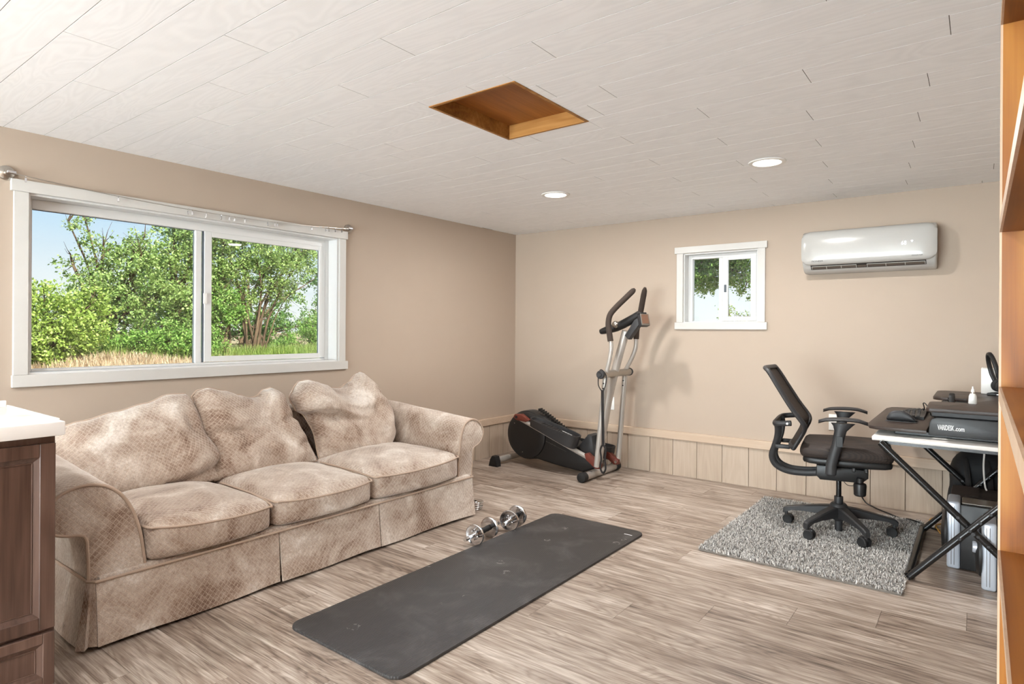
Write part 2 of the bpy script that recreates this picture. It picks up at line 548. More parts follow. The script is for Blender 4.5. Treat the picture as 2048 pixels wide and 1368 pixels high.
wall_front = wall_with_hole('wall_front', lambda m, a, b, z0, z1: m.box((a, YF - .14, z0), (b, YF, z1)), 0, XR, 2.30, D1, 'beige wall with the glass door behind the camera')

# floor: grey laminate planks laid along x, end joints stepping from row to row
floor = struct(bx('floor', (-.14, YF - .14, -.12), (XR + .14, .14, -.009), M['floor_gap']), 'grey-brown wood laminate floor')
unit = MB().box((0, 0, 0), (1, 1, 1)).build('plank', M['floor'], smooth=0)
unit_floor = unit.data
bpy.data.objects.remove(unit)
def plank(parent, me, lo, hi):
    o = link('plank', me, parent)
    o.location = lo; o.scale = [hi[i] - lo[i] for i in range(3)]
    return o
GAP = .0011
k0 = int((YF + 2.609) / .196) - 1
for k in range(k0, 16):
    y0 = -2.609 + .196 * k; y1 = y0 + .196
    y0c, y1c = max(y0, YF), min(y1, 0)
    if y1c - y0c < .01: continue
    x = (2.47 + .29 * k) % 1.2 - 1.2
    while x < XR:
        a, b = max(x, 0), min(x + 1.2, XR)
        if b - a > .01: plank(floor, unit_floor, (a + GAP / 2, y0c + GAP / 2, -.009), (b - GAP / 2, y1c - GAP / 2, 0))
        x += 1.2

# ceiling: white planks along x around the hatch
HX0, HX1, HY0, HY1 = 1.807, 2.260, -3.018, -2.462
cm = MB()
for lo, hi in [((-.14, YF - .14), (HX0, .14)), ((HX1, YF - .14), (XR + .14, .14)), ((HX0, YF - .14), (HX1, HY0)), ((HX0, HY1), (HX1, .14))]:
    cm.box((lo[0], lo[1], H + .0012), (hi[0], hi[1], H + .17))
cm.box((-.5, YF - .5, H + .172), (XR + .5, .5, H + .22))
ceiling = struct(cm.build('ceiling', M['ceil_gap'], smooth=0), 'white wood plank ceiling')
rows = [-4.183, -4.022, -3.863, -3.705, -3.547, -3.390, -3.236, -3.087, -2.935, -2.785, -2.634, -2.482, -2.332, -2.180, -2.028, -1.878]
offs = [1.338, .905, .49, .068, .877, .448, .02, .84, 1.064, .017, 1.115, .679, .235, 1.035, .597]
while rows[-1] < 0:
    rows.append(rows[-1] + .1505); offs.append((offs[-1] - .43) % 1.238)
while rows[0] > YF:
    rows.insert(0, rows[0] - .1585); offs.insert(0, (offs[0] + .43) % 1.238)
unit = MB().box((0, 0, 0), (1, 1, 1)).build('plank', M['ceil'], smooth=0)
unit_ceil = unit.data
bpy.data.objects.remove(unit)
CG = .0023
for r in range(len(rows) - 1):
    y0, y1 = max(rows[r], YF), min(rows[r + 1], 0)
    if y1 - y0 < .01: continue
    x = offs[r] % 1.238 - 1.238
    while x < XR:
        a, b = max(x, 0), min(x + 1.238, XR)
        pieces = [(a, b, y0, y1)]
        if y1 > HY0 + .001 and y0 < HY1 - .001 and b > HX0 and a < HX1:      # cut around the hatch
            pieces = []
            if a < HX0 - .01: pieces.append((a, HX0 + CG / 2, y0, y1))
            if b > HX1 + .01: pieces.append((HX1 - CG / 2, b, y0, y1))
            c0, c1 = max(a, HX0), min(b, HX1)
            if y0 < HY0 - .01: pieces.append((c0, c1, y0, HY0))
            if y1 > HY1 + .01: pieces.append((c0, c1, HY1, y1))
        for (p, q, s0, s1) in pieces:
            if q - p > .012 and s1 - s0 > .008:
                plank(ceiling, unit_ceil, (p + CG / 2, s0 + CG / 2, H), (q - CG / 2, s1 - CG / 2, H + .0010))
        x += 1.238

# wainscot boards and cap rail
unit = MB().box((0, 0, 0), (1, 1, 1)).build('board', M['wains'], smooth=0)
ub = unit.data
bpy.data.objects.remove(unit)
bx('groove_backing', (0, -.006, 0), (XR, -.0005, .297), M['groove'], wall_back)
bx('groove_backing', (.0005, -4.6, 0), (.006, 0, .297), M['groove'], wall_left)
x = .027 - .203
while x < XR:
    a, b = max(x, .02), min(x + .203, XR)
    if b - a > .008:
        o = link('board', ub, wall_back); o.location = (a + .002, -.020, .0005); o.scale = (b - a - .004, .019, .2965)
    x += .203
y = -.007
while y > -4.5:
    o = link('board', ub, wall_left); o.location = (.001, y - .203, .0005); o.scale = (.019, .199, .2965)
    y -= .205
o = MB().box((.02, -.034, .297), (XR, -.0005, .360), .003, 1).build('trim_1', M['cap']); struct(o, 'painted cap rail along the back wall')
o = MB().box((.0005, -4.6, .297), (.034, -.0, .360), .003, 1).build('trim_2', M['cap']); struct(o, 'painted cap rail along the window wall')

# ------------------------------------------------------------------ windows
def window_wide():
    w = structroot('window_1', 'wide white sliding window in the left wall', (0, -3.02, .955))
    bx('head_casing', (.0005, -3.996, 1.8352), (.024, -2.050, 1.891), M['trim'], w, .0015, 1)
    bx('side_casing', (.0005, -3.984, .957), (.019, -3.9255, 1.835), M['trim'], w, .0015, 1)
    bx('side_casing', (.0005, -2.1175, .957), (.019, -2.062, 1.835), M['trim'], w, .0015, 1)
    bx('apron', (.0005, -3.988, .898), (.021, -2.041, .9565), M['trim'], w, .0015, 1)
    a, b, z0, z1 = W1
    bx('jamb', (-.139, a, z0), (.0, a + .010, z1), M['vinyl'], w)
    bx('jamb', (-.139, b - .010, z0), (.0, b, z1), M['vinyl'], w)
    bx('head_jamb', (-.139, a + .01, z1 - .010), (.0, b - .01, z1), M['vinyl'], w)
    bx('sill', (-.139, a + .01, z0), (.0, b - .01, z0 + .010), M['vinyl'], w)
    X0, X1 = -.139, -.096
    m = MB()
    m.box((X0, a + .01, z0 + .01), (X1, a + .042, z1 - .01), .002, 1)
    m.box((X0, b - .042, z0 + .01), (X1, b - .01, z1 - .01), .002, 1)
    m.box((X0, a + .042, z1 - .058), (X1, b - .042, z1 - .01), .002, 1)
    m.box((X0, a + .042, z0 + .01), (X1, b - .042, z0 + .022), .002, 1)
    m.box((X0, -3.076, z0 + .022), (X1 - .006, -3.040, z1 - .058), .002, 1)
    m.build('window_frame', M['vinyl'], w)
    p = bx('pane', (-.125, a + .040, z0 + .016), (-.121, -3.074, z1 - .054), M['glass'], w)
    g = MB()
    g.box((-.1205, a + .0415, z0 + .022), (-.1190, a + .0455, z1 - .058)); g.box((-.1205, a + .0415, z1 - .0615), (-.1190, -3.076, z1 - .0575))
    g.build('gasket', M['gasket'], p)
    # right sash on the inner track
    s = MB()
    y0, y1, s0, s1 = -3.026, -2.160, .981, 1.779
    gy0, gy1, gz0, gz1 = -2.981, -2.209, 1.014, 1.747
    xs0, xs1 = -.118, -.0945
    s.box((xs0, y0, s0), (xs1, gy0, s1), .002, 1); s.box((xs0, gy1, s0), (xs1, y1, s1), .002, 1)
    s.box((xs0, gy0, s0), (xs1, gy1, gz0), .002, 1); s.box((xs0, gy0, gz1), (xs1, gy1, s1), .002, 1)
    sash = s.build('sash', M['vinyl'], w)
    bx('pane', (-.110, gy0 - .002, gz0 - .002), (-.107, gy1 + .002, gz1 + .002), M['glass'], sash)
    g = MB()
    g.box((-.1065, gy1 - .003, gz0), (-.105, gy1, gz1))
    g.build('gasket', M['gasket'], sash)
    MB().box((-.0945, -3.035, 1.335), (-.082, -3.014, 1.40), .003, 2).build('latch', M['white'], sash)
    bx('track_groove', (-.1015, -3.0395, .979), (-.100, -3.0275, 1.779), M['gasket'], sash)
window_wide()
def window_small():
    w = structroot('window_2', 'small white sliding window in the back wall', (2.02, 0, 1.257))
    bx('head_casing', (1.657, -.024, 1.8222), (2.387, -.0005, 1.874), M['trim'], w, .0015, 1)
    bx('side_casing', (1.674, -.019, 1.259), (1.7275, -.0005, 1.822), M['trim'], w, .0015, 1)
    bx('side_casing', (2.3165, -.019, 1.259), (2.372, -.0005, 1.822), M['trim'], w, .0015, 1)
    bx('apron', (1.659, -.021, 1.202), (2.387, -.0005, 1.2585), M['trim'], w, .0015, 1)
    a, b, z0, z1 = W2
    bx('jamb', (a, 0, z0), (a + .008, .139, z1), M['vinyl'], w)
    bx('jamb', (b - .008, 0, z0), (b, .139, z1), M['vinyl'], w)
    bx('head_jamb', (a + .008, 0, z1 - .008), (b - .008, .139, z1), M['vinyl'], w)
    bx('sill', (a + .008, 0, z0), (b - .008, .139, z0 + .006), M['vinyl'], w)
    Y0, Y1 = .078, .125
    m = MB()
    m.box((a + .008, Y0, z0 + .006), (a + .044, Y1, z1 - .008), .002, 1); m.box((b - .034, Y0, z0 + .006), (b - .008, Y1, z1 - .008), .002, 1)
    m.box((a + .044, Y0, z1 - .040), (b - .034, Y1, z1 - .008), .002, 1); m.box((a + .044, Y0, z0 + .006), (b - .034, Y1, z0 + .012), .002, 1)
    m.box((1.988, Y0 + .006, z0 + .012), (2.018, Y1, z1 - .040), .002, 1)
    m.build('window_frame', M['vinyl'], w)
    bx('pane', (a + .042, .108, z0 + .010), (1.99, .111, z1 - .038), M['glass'], w)
    s = MB()
    x0, x1, s0, s1 = 2.020, 2.282, 1.270, 1.782
    gx0, gx1, gz0, gz1 = 2.064, 2.240, 1.306, 1.757
    ys0, ys1 = .074, .098
    s.box((x0, ys0, s0), (gx0, ys1, s1), .002, 1); s.box((gx1, ys0, s0), (x1, ys1, s1), .002, 1)
    s.box((gx0, ys0, s0), (gx1, ys1, gz0), .002, 1); s.box((gx0, ys0, gz1), (gx1, ys1, s1), .002, 1)
    sash = s.build('sash', M['vinyl'], w)
    bx('pane', (gx0 - .002, .086, gz0 - .002), (gx1 + .002, .089, gz1 + .002), M['glass'], sash)
    MB().box((2.036, .066, 1.50), (2.052, .074, 1.56), .002, 2).build('latch', M['gasket'], sash)
window_small()
# glass sliding door in the wall behind the photographer
d = structroot('door_1', 'sliding glass door behind the camera', (2.05, YF, 0))
m = MB()
for xa, xb in ((D1[0], D1[0] + .05), (D1[1] - .05, D1[1]), (2.02, 2.08)): m.box((xa, YF - .10, 0), (xb, YF - .03, 2.03))
m.box((D1[0] + .05, YF - .10, 1.96), (D1[1] - .05, YF - .03, 2.03)); m.box((D1[0] + .05, YF - .10, 0), (D1[1] - .05, YF - .03, .07))
m.build('door_frame', M['vinyl'], d)
bx('pane', (D1[0] + .05, YF - .07, .07), (2.02, YF - .066, 1.96), M['glass'], d)
bx('pane', (2.08, YF - .07, .07), (D1[1] - .05, YF - .066, 1.96), M['glass'], d)

# ------------------------------------------------------------------ hatch, lamps
h = thing('attic_hatch', 'brown wooden attic hatch recessed in the white ceiling', 'hatch', ((HX0 + HX1) / 2, (HY0 + HY1) / 2, H))
t_ = .012; HD = .062
bx('hatch_panel', (HX0 + .001, HY0 + .001, H + HD), (HX1 - .001, HY1 - .001, H + HD + .014), M['hatchwood'], h)
bx('frame_board', (HX0 - .001, HY0, H - .003), (HX0 + t_, HY1, H + HD), M['hatchside'], h)
bx('frame_board', (HX1 - t_, HY0, H - .003), (HX1 + .001, HY1, H + HD), M['hatchside'], h)
bx('frame_board', (HX0 + t_, HY0 - .001, H - .003), (HX1 - t_, HY0 + t_, H + HD), M['hatchside'], h)
bx('frame_board', (HX0 + t_, HY1 - t_, H - .003), (HX1 - t_, HY1 + .001, H + HD), M['hatchside'], h)

def downlight(x, y, label):
    t = thing('recessed_light', label, 'ceiling light', (x, y, H), 'recessed ceiling lights')
    MB().lathe([(.073, -.001), (.075, -.007), (.084, -.009), (.096, -.006), (.099, -.0005), (.073, -.001)], (x, y, H), (0, 0, 1), 40).build('trim_ring', M['white'], t)
    MB().lathe([(0, -.004), (.073, -.004), (.073, -.001), (0, -.001)], (x, y, H), (0, 0, 1), 40).build('lens', M['lampglow'], t)
    ld = bpy.data.lights.new('lamp', 'AREA'); ld.shape = 'DISK'; ld.size = .13; ld.energy = LAMP_W; ld.color = (1.0, .985, .965)
    lo = bpy.data.objects.new('lamp', ld); COL.objects.link(lo); lo.parent = t; lo.location = (0, 0, -.012)
downlight(1.317, -1.294, 'lit round recessed ceiling light nearest the left wall')
downlight(2.720, -1.294, 'lit round recessed ceiling light before the air conditioner')
downlight(1.317, -5.1, 'added unseen recessed ceiling light behind the camera, window side')  # this and the next three: unseen lights added to brighten the room
downlight(2.720, -5.1, 'added unseen recessed ceiling light behind the camera, bookcase side')
downlight(1.317, -6.9, 'added unseen recessed ceiling light nearest the glass door, window side')
downlight(2.720, -6.9, 'added unseen recessed ceiling light nearest the glass door, bookcase side')
dl = bpy.data.lights.new('daylight_fill', 'AREA'); dl.shape = 'RECTANGLE'; dl.size = 2.9; dl.size_y = 1.9
dl.energy = DOOR_W; dl.color = (.87, .945, 1.0)
do = bpy.data.objects.new('daylight_fill', dl); COL.objects.link(do)
do.location = (2.05, YF - .16, 1.02); do.rotation_euler = (PI / 2 + math.radians(14), 0, 0)      # added fill lamp for outdoor light, tilted up to brighten the ceiling

# ------------------------------------------------------------------ sofa
def rounded_box(lo, hi, r, cuts=14, deform=None):
    bm = bmesh.new()
    bmesh.ops.create_cube(bm, size=2.0)
    bmesh.ops.subdivide_edges(bm, edges=list(bm.edges), cuts=cuts, use_grid_fill=True)
    lo = Vector(lo); hi = Vector(hi); c = (lo + hi) / 2; hs = (hi - lo) / 2
    for v in bm.verts:
        n = v.co.copy()
        q = Vector([n[i] * hs[i] for i in range(3)])
        inner = Vector([max(-(hs[i] - r), min(hs[i] - r, q[i])) for i in range(3)])
        d = q - inner
        if d.length > 1e-9: q = inner + d.normalized() * min(r, d.length if d.length < r else r)
        p = c + q
        if deform: p = deform(p, n)
        v.co = p
    return MB().from_bm(bm)
def resample(poly, step):
    out = [Vector(poly[0])]
    for a, b in zip(poly[:-1], poly[1:]):
        a = Vector(a); b = Vector(b); n = max(1, int((b - a).length / step))
        for i in range(1, n + 1): out.append(a.lerp(b, i / n))
    return out

sofa = thing('sofa', 'tan diamond-patterned chenille sofa with rolled arms under the wide window', 'sofa', (.6, -2.95, 0))
MS = M['sofa']
MB().box((.16, -3.985, .03), (1.078, -1.90, .262), .012, 2).build('seat_base', MS, sofa, uvbox=True)
rounded_box((.085, -3.90, .03), (.33, -1.93, .70), .05, 10).build('back_frame', MS, sofa, uvbox=True)
PL_ = [(-3.812, .20), (-3.816, .30), (-3.832, .40), (-3.862, .49), (-3.908, .558), (-3.96, .598), (-4.02, .612), (-4.075, .604), (-4.118, .578), (-4.145, .535), (-4.148, .49), (-4.128, .455), (-4.09, .438), (-4.040, .430), (-4.024, .405), (-4.014, .30), (-4.008, .20)]
PR_ = [(-2.000, .20), (-1.996, .30), (-1.990, .40), (-1.975, .50), (-1.945, .575), (-1.905, .606), (-1.862, .613), (-1.80, .594), (-1.758, .552), (-1.747, .515), (-1.765, .47), (-1.80, .444), (-1.836, .434), (-1.852, .405), (-1.866, .30), (-1.872, .20)]
def arm(prof):
    pr = [Vector((p[0], p[1], 0)) for p in prof]
    pr = catmull(pr, 5)
    cy = sum(p.x for p in pr) / len(pr); cz = .40
    xs = [.10, .115, .16] + [.16 + (1.035 - .16) * i / 14 for i in range(1, 15)] + [1.050, 1.060]
    arc = [0.0]
    for a, b in zip(pr[:-1], pr[1:]): arc.append(arc[-1] + (b - a).length)
    P = []; U = []
    for x in xs:
        sh = 0.0
        if x > 1.035: sh = .006 if x < 1.055 else .016
        if x < .12: sh = .02 if x < .11 else .006
        lift = .062 * min(1.0, (1.06 - x) / .8)
        row = []
        for i, p in enumerate(pr):
            y, z = p.x, p.y
            d = Vector((y - cy, z - cz)); L = max(d.length, 1e-6)
            y -= d.x / L * sh; z -= (d.y / L * sh if z > .25 else 0)
            z += lift * max(0, (z - .26) / .35)
            w = .004 * nz(x * 6, y * 8, z * 8)
            row.append((x, y + w, z + w))
        P.append(row); U.append([(a, x) for a in arc])
    m = MB().grid(P, U)
    n = len(pr)
    m.add(P[-1], [tuple(range(n))]); m.add(P[0], [tuple(range(n))[::-1]])
    a = m.build('arm', MS, sofa, uvbox=True, weld=.0005, smooth=50)
    front = [(1.056, q[1], q[2]) for q in P[-2]]
    MB().tube([f for f in front if f[2] > .22], .0065, 8).build('arm_piping', M['piping'], a)
    return a
arm(PL_); arm(PR_)
# skirt: three front panels, the two sides, a pleated corner
def skirt_front(y0, y1, seed):
    ny, nzv = max(8, int((y1 - y0) / .03)), 8
    P = []; U = []
    for i in range(ny + 1):
        s = i / ny; y = y0 + (y1 - y0) * s
        row = []; ur = []
        for j in range(nzv + 1):
            t = j / nzv
            z = .246 - t * (.232 - .004 * math.sin(s * 7 + seed))
            x = 1.082 + .022 * t + .006 * t * math.sin(s * 5.0 + seed) + .004 * nz(y * 5, z * 5, seed)
            row.append((x, y, z)); ur.append((y, z))
        P.append(row); U.append(ur)
    B = [[(p[0] - .008, p[1], p[2]) for p in r] for r in P]
    m = MB().grid(P, U).grid(B[::-1], U[::-1])
    m.grid([[P[i][nzv], B[i][nzv]] for i in range(ny + 1)]); m.grid([[P[0][j], B[0][j]] for j in range(nzv + 1)]); m.grid([[P[ny][j], B[ny][j]] for j in range(nzv + 1)])
    m.build('skirt_panel', MS, sofa, uvbox=True, weld=.0004)
skirt_front(-3.995, -3.254, 0.3); skirt_front(-3.247, -2.659, 1.7); skirt_front(-2.652, -1.886, 3.1)
for (ys, sg) in ((-4.012, -1), (-1.876, 1)):
    P = []; U = []
    for i in range(25):
        s = i / 24; x = .14 + (1.07 - .14) * s
        row = []; ur = []
        for j in range(7):
            t = j / 6
            row.append((x, ys + sg * (.030 * t + .006 * t * math.sin(s * 9)), .246 - .232 * t)); ur.append((x, .246 - .23 * t))
        P.append(row); U.append(ur)
    B = [[(p[0], p[1] - sg * .008, p[2]) for p in r] for r in P]
    m = MB().grid(P, U).grid(B, U)
    m.grid([[P[i][6], B[i][6]] for i in range(25)]); m.grid([[P[24][j], B[24][j]] for j in range(7)])
    m.build('skirt_panel', MS, sofa, uvbox=True)
# corner pleats beside the cabinet
for k, (x0, y0, x1, y1) in enumerate(((1.072, -4.030, 1.092, -3.998),)):
    pts_t = [(1.060, -4.020), (1.074, -4.012), (1.080, -4.006), (1.084, -3.998)]
    pts_b = [(1.085, -4.062), (1.110, -4.040), (1.088, -4.022), (1.108, -3.999)]
    P = []; U = []
    for i in range(13):
        s = i / 12 * 3; a = min(int(s), 2); f = s - a
        row = []
        for j in range(7):
            t = j / 6
            tx = pts_t[a][0] * (1 - f) + pts_t[a + 1][0] * f; ty = pts_t[a][1] * (1 - f) + pts_t[a + 1][1] * f
            bx_ = pts_b[a][0] * (1 - f) + pts_b[a + 1][0] * f; by = pts_b[a][1] * (1 - f) + pts_b[a + 1][1] * f
            row.append((tx + (bx_ - tx) * t, ty + (by - ty) * t, .246 - .226 * t))
        P.append(row); U.append([(i * .01, -j * .036) for j in range(7)])
    B = [[(p[0] - .006, p[1] + .003, p[2]) for p in r] for r in P]
    MB().grid(P, U).grid(B, U).grid([[P[i][6], B[i][6]] for i in range(13)]).build('skirt_pleat', MS, sofa, smooth=60)
welt = [(.14, -4.016, .250), (1.06, -4.016, .250), (1.083, -3.998, .249), (1.087, -3.6, .247), (1.087, -2.95, .247), (1.087, -2.3, .247), (1.084, -1.884, .247), (1.06, -1.874, .248), (.14, -1.874, .248)]
MB().tube(resample(welt, .05), .0055, 8).build('skirt_piping', M['piping'], sofa)
# three seat cushions
def seat_cushion(y0, y1, dz, seed, skew):
    x0, x1, z0, z1 = .42, 1.092, .264, .392 + dz
    def dfm(p, n):
        a = max(0, 1 - n.x ** 2); b = max(0, 1 - n.y ** 2)
        p = p.copy()
        if n.z > 0: p.z += .058 * n.z * (a ** .6) * (b ** .6) + skew * n.y * n.z * .012
        p.x += .026 * b * max(0, n.x) - .022 * (abs(n.y) ** 6) * max(0, n.x)
        p.z -= .010 * b * max(0, n.x) * max(0, n.z)
        p.z += .006 * nz(p.x * 7, p.y * 7, seed) * (1 if n.z > -.5 else 0)
        return p
    o = rounded_box((x0, y0, z0), (x1, y1, z1), .032, 22, dfm).build('seat_cushion', MS, sofa, uvbox=True, smooth=179)
    pts = []
    N = 20
    for i in range(N + 1):                       # piping round the top edge
        n = -1 + 2 * i / N
        pts.append((x1 + .026 * (1 - n * n) - .022 * abs(n) ** 6 - .004, y0 + (y1 - y0) * i / N, z1 - .013 - .010 * (1 - n * n) + skew * n * .012))
    pts = [(.6, y0 + .002, z1 + .004), (.9, y0 + .0, z1 - .002)] + [(p[0], min(max(p[1], y0 + .004), y1 - .004), p[2]) for p in pts] + [(.9, y1, z1 - .002), (.6, y1 - .002, z1 + .004)]
    MB().tube(catmull(pts, 2), .0052, 8).build('cushion_piping', M['piping'], o)
seat_cushion(-3.815, -3.277, .006, 1.0, -1.2)
seat_cushion(-3.272, -2.692, .0, 5.0, -.3)
seat_cushion(-2.687, -2.003, .012, 9.0, .2)

# loose back cushions: each its own crumpled shape
def interp(pts, s):
    for (a, za), (b, zb) in zip(pts[:-1], pts[1:]):
        if s <= b:
            f = (s - a) / (b - a); f = f * f * (3 - 2 * f)
            return za + (zb - za) * f
    return pts[-1][1]
def back_cushion(name, label, y0, y1, top, bot, xb, xt, thick, extra=None, seed=0.0, left=None, right=None):
    N = 56; Mz = 48
    F = []; B = []; U = []
    W = y1 - y0
    for i in range(N + 1):
        s = i / N
        rf = []; rb = []; ru = []
        for j in range(Mz + 1):
            t = j / Mz
            zt = interp(top, s); zb = interp(bot, s)
            z = zb + (zt - zb) * t
            ya = y0 + (interp(left, t) if left else 0); yb = y1 + (interp(right, t) if right else 0)
            y = ya + (yb - ya) * s
            es = max(0, 1 - abs(2 * s - 1) ** 3.2) ** .55; et = max(0, 1 - abs(2 * t - 1) ** 3.0) ** .55
            T = thick * es * et
            xm = xb + (xt - xb) * t
            wr = (.022 * nz(y * 5.5 + seed, z * 7, seed) + .012 * nz(y * 13, z * 11 + seed, 3.1) + .006 * nz(y * 26, z * 22, seed + 9)) * es * et
            ex = extra(s, t) if extra else 0.0
            rf.append((xm + T + wr + ex * es ** .3 * et ** .3, y, z + .25 * T * (t - .5)))
            rb.append((xm - T * .75, y, z))
            ru.append((s * W * 1.05, t * (zt - zb) * 1.25))
        F.append(rf); B.append(rb); U.append(ru)
    m = MB().grid(F, U).grid(B, U)
    o = m.build(name, MS, smooth=179, weld=.0006)
    # welted seam round the rim
    rim = [F[0][j] for j in range(0, Mz + 1, 3)] + [F[i][Mz] for i in range(3, N + 1, 3)] + [F[N][j] for j in range(Mz - 3, -1, -3)] + [F[i][0] for i in range(N - 3, 2, -3)]
    MB().tube(rim, .0048, 7, closed=True).build('piping', M['piping'], o)
    return tag(o, label, 'cushion', 'loose back cushions of the sofa')
def e1(s, t):
    v = .020 * math.exp(-((s - .62) / .25) ** 2 - ((t - .28) / .18) ** 2)
    v -= .045 * math.exp(-((t - (.10 + .35 * (s - .5) ** 2)) / .07) ** 2) * (1 if s > .5 else 0.3)
    v -= .03 * math.exp(-((s - .86) / .05) ** 2 - ((t - .72) / .12) ** 2)
    return v
back_cushion('back_cushion', 'wide slumped back cushion of the sofa, next to the dark cabinet', -3.97, -3.235,
             [(0, .712), (.2, .742), (.42, .772), (.62, .800), (.80, .838), (.92, .836), (1, .79)], [(0, .405), (.5, .395), (1, .405)], .53, .285, .125, e1, 2.0,
             left=[(0, .12), (.4, .02), (1, .05)], right=[(0, .02), (.35, .03), (.6, -.02), (1, -.03)])
def e2(s, t):
    v = -.03 * math.exp(-((t - .52) / .04) ** 2 - ((s - .16) / .18) ** 2)
    v -= .022 * math.exp(-((t - .62) / .035) ** 2 - ((s - .92) / .12) ** 2)
    v -= .022 * math.exp(-((t - .30) / .035) ** 2 - ((s - .92) / .12) ** 2)
    v += .03 * math.exp(-((t - .9) / .1) ** 2 - ((s - .82) / .13) ** 2)
    return v
back_cushion('back_cushion', 'upright middle back cushion of the sofa with a dented top', -3.285, -2.690,
             [(0, .820), (.06, .850), (.16, .860), (.35, .838), (.52, .806), (.66, .786), (.72, .786), (.82, .826), (.92, .834), (1, .80)], [(0, .405), (.5, .395), (1, .405)], .545, .300, .125, e2, 5.0,
             left=[(0, .0), (.3, .03), (.6, .0), (1, 0)], right=[(0, .02), (.3, .0), (.55, -.03), (.62, -.05), (.9, -.06), (1, -.09)])
def e3(s, t):
    line = .60 + .10 * (s - .28) ** 2 * 4 - .10 * s
    k = 1 / (1 + math.exp(-(t - line) * 60))
    v = .085 * k * math.exp(-((s - .12) / .36) ** 2) * math.exp(-((t - .80) / .26) ** 2)
    v -= .030 * math.exp(-((t - line + .05) / .05) ** 2) * math.exp(-((s - .15) / .35) ** 2)
    v -= .055 * math.exp(-((t - (1.02 - .15 * s)) / .09) ** 2) * math.exp(-((s - .50) / .14) ** 2)
    v += .015 * math.sin((s * 2.2 + t * 5.5) * 5) * math.exp(-((t - .75) / .16) ** 2) * (s > .3) * min(1, (s - .3) * 4)
    return v
back_cushion('back_cushion', 'crumpled back cushion with a folded-over corner, against the far sofa arm', -2.715, -2.020,
             [(0, .828), (.06, .862), (.16, .868), (.30, .842), (.44, .806), (.56, .800), (.68, .836), (.80, .892), (.835, .898), (.90, .850), (1, .72)], [(0, .41), (.5, .40), (1, .41)], .545, .325, .130, e3, 8.0,
             left=[(0, .06), (.35, .075), (.60, .05), (.68, .0), (.85, -.02), (1, .03)], right=[(0, -.07), (.3, 0), (.55, .03), (.8, -.02), (1, -.06)])

# ------------------------------------------------------------------ base cabinet and its white top
cab = thing('base_cabinet', 'dark stained wooden base cabinet with panelled door and drawer, beside the sofa', 'cabinet', (1.15, -4.85, 0))
MC = M['cab']
bx('body', (.885, -5.60, .09), (1.404, -4.217, .856), MC, cab, .001, 1)
bx('toe_kick', (.905, -5.58, 0), (1.335, -4.235, .09), MC, cab)
def panel_front(name, y0, y1, z0, z1, st, parent):
    m = MB()
    xb, xf = 1.4045, 1.424
    for lo, hi in (((xb, y0, z0), (xf, y0 + st, z1)), ((xb, y1 - st, z0), (xf, y1, z1)), ((xb, y0 + st, z0), (xf, y1 - st, z0 + st)), ((xb, y0 + st, z1 - st), (xf, y1 - st, z1))):
        m.box(lo, hi, .0015, 1)
    o = m.build(name, MC, parent)
    # sloped moulding and the flat recessed panel
    b = .016; q = MB()
    A = [(y0 + st, z0 + st), (y1 - st, z0 + st), (y1 - st, z1 - st), (y0 + st, z1 - st)]
    B = [(y0 + st + b, z0 + st + b), (y1 - st - b, z0 + st + b), (y1 - st - b, z1 - st - b), (y0 + st + b, z1 - st - b)]
    for i in range(4):
        j = (i + 1) % 4
        q.add([(xf - .002, *A[i]), (xf - .002, *A[j]), (xf - .012, *B[j]), (xf - .012, *B[i])], [(0, 1, 2, 3)])
    q.box((xf - .0155, A[0][0] - .001, A[0][1] - .001), (xf - .0125, A[2][0] + .001, A[2][1] + .001))
    q.build('panel', MC, o, smooth=0)
    e = MB()
    for i in range(4):
        j = (i + 1) % 4
        e.tube([(xf - .0115, *B[i]), (xf - .0115, *B[j])], .0022, 6)
    e.build('moulding_bead', MC, o)
    return o
yy = -4.221
for k in range(3):
    panel_front('door', yy - .455, yy, .272, .834, .040, cab)
    panel_front('drawer_front', yy - .455, yy, .098, .260, .030, cab)
    yy -= .462
ct = thing('countertop', 'glossy white countertop with a raised rim on the dark cabinet', 'countertop', (1.15, -4.9, .857))
MB().box((.868, -5.62, .8572), (1.447, -4.203, .900), .004, 2).build('slab', M['counter'], ct)
m = MB()
m.box((.868, -4.213, .8985), (1.40, -4.2035, .9045), .002, 1); m.box((.868, -5.62, .8985), (.886, -4.2135, .922), .003, 2)
m.build('rim', M['counter'], ct)

# ------------------------------------------------------------------ bookcase at the right edge
bc = thing('bookcase', 'honey oak bookcase with pale edges at the right of the room', 'bookcase', (3.87, -4.3, 0))
X0, X1, YA, YB = 3.702, 4.035, -5.20, -3.357
bx('side_panel', (X0, YB - .018, 0), (X1, YB, 1.797), M['oak'], bc)
bx('side_panel', (X0, YA, 0), (X1, YA + .018, 1.797), M['oak'], bc)
bx('back_panel', (X1, YA, 0), (X1 + .008, YB, 1.797), M['oak'], bc)
oak_y = wood('honey_oak_shelf', srgb(94, 48, 14), srgb(130, 74, 22), srgb(150, 94, 36), 'y', .42, .55, 1.0, .05, .4, True, .8)
for zb, zt in ((1.774, 1.797), (1.378, 1.401), (1.058, 1.083), (.752, .771), (.44, .463), (.07, .093)):
    s = bx('shelf', (X0, YA + .018, zb), (X1, YB - .018, zt), oak_y, bc)
    bx('edge_band', (X0 - .0035, YA + .018, zb), (X0, YB - .018, zt), M['oakedge'], s)
for (a, b) in ((YB - .018, YB), (YA, YA + .018)):
    bx('edge_band', (X0 - .0035, a, 0), (X0, b, 1.797), M['oakedge'], bc)
bx('plinth', (X0 + .02, YA + .018, 0), (X0 + .035, YB - .018, .07), M['oak'], bc)

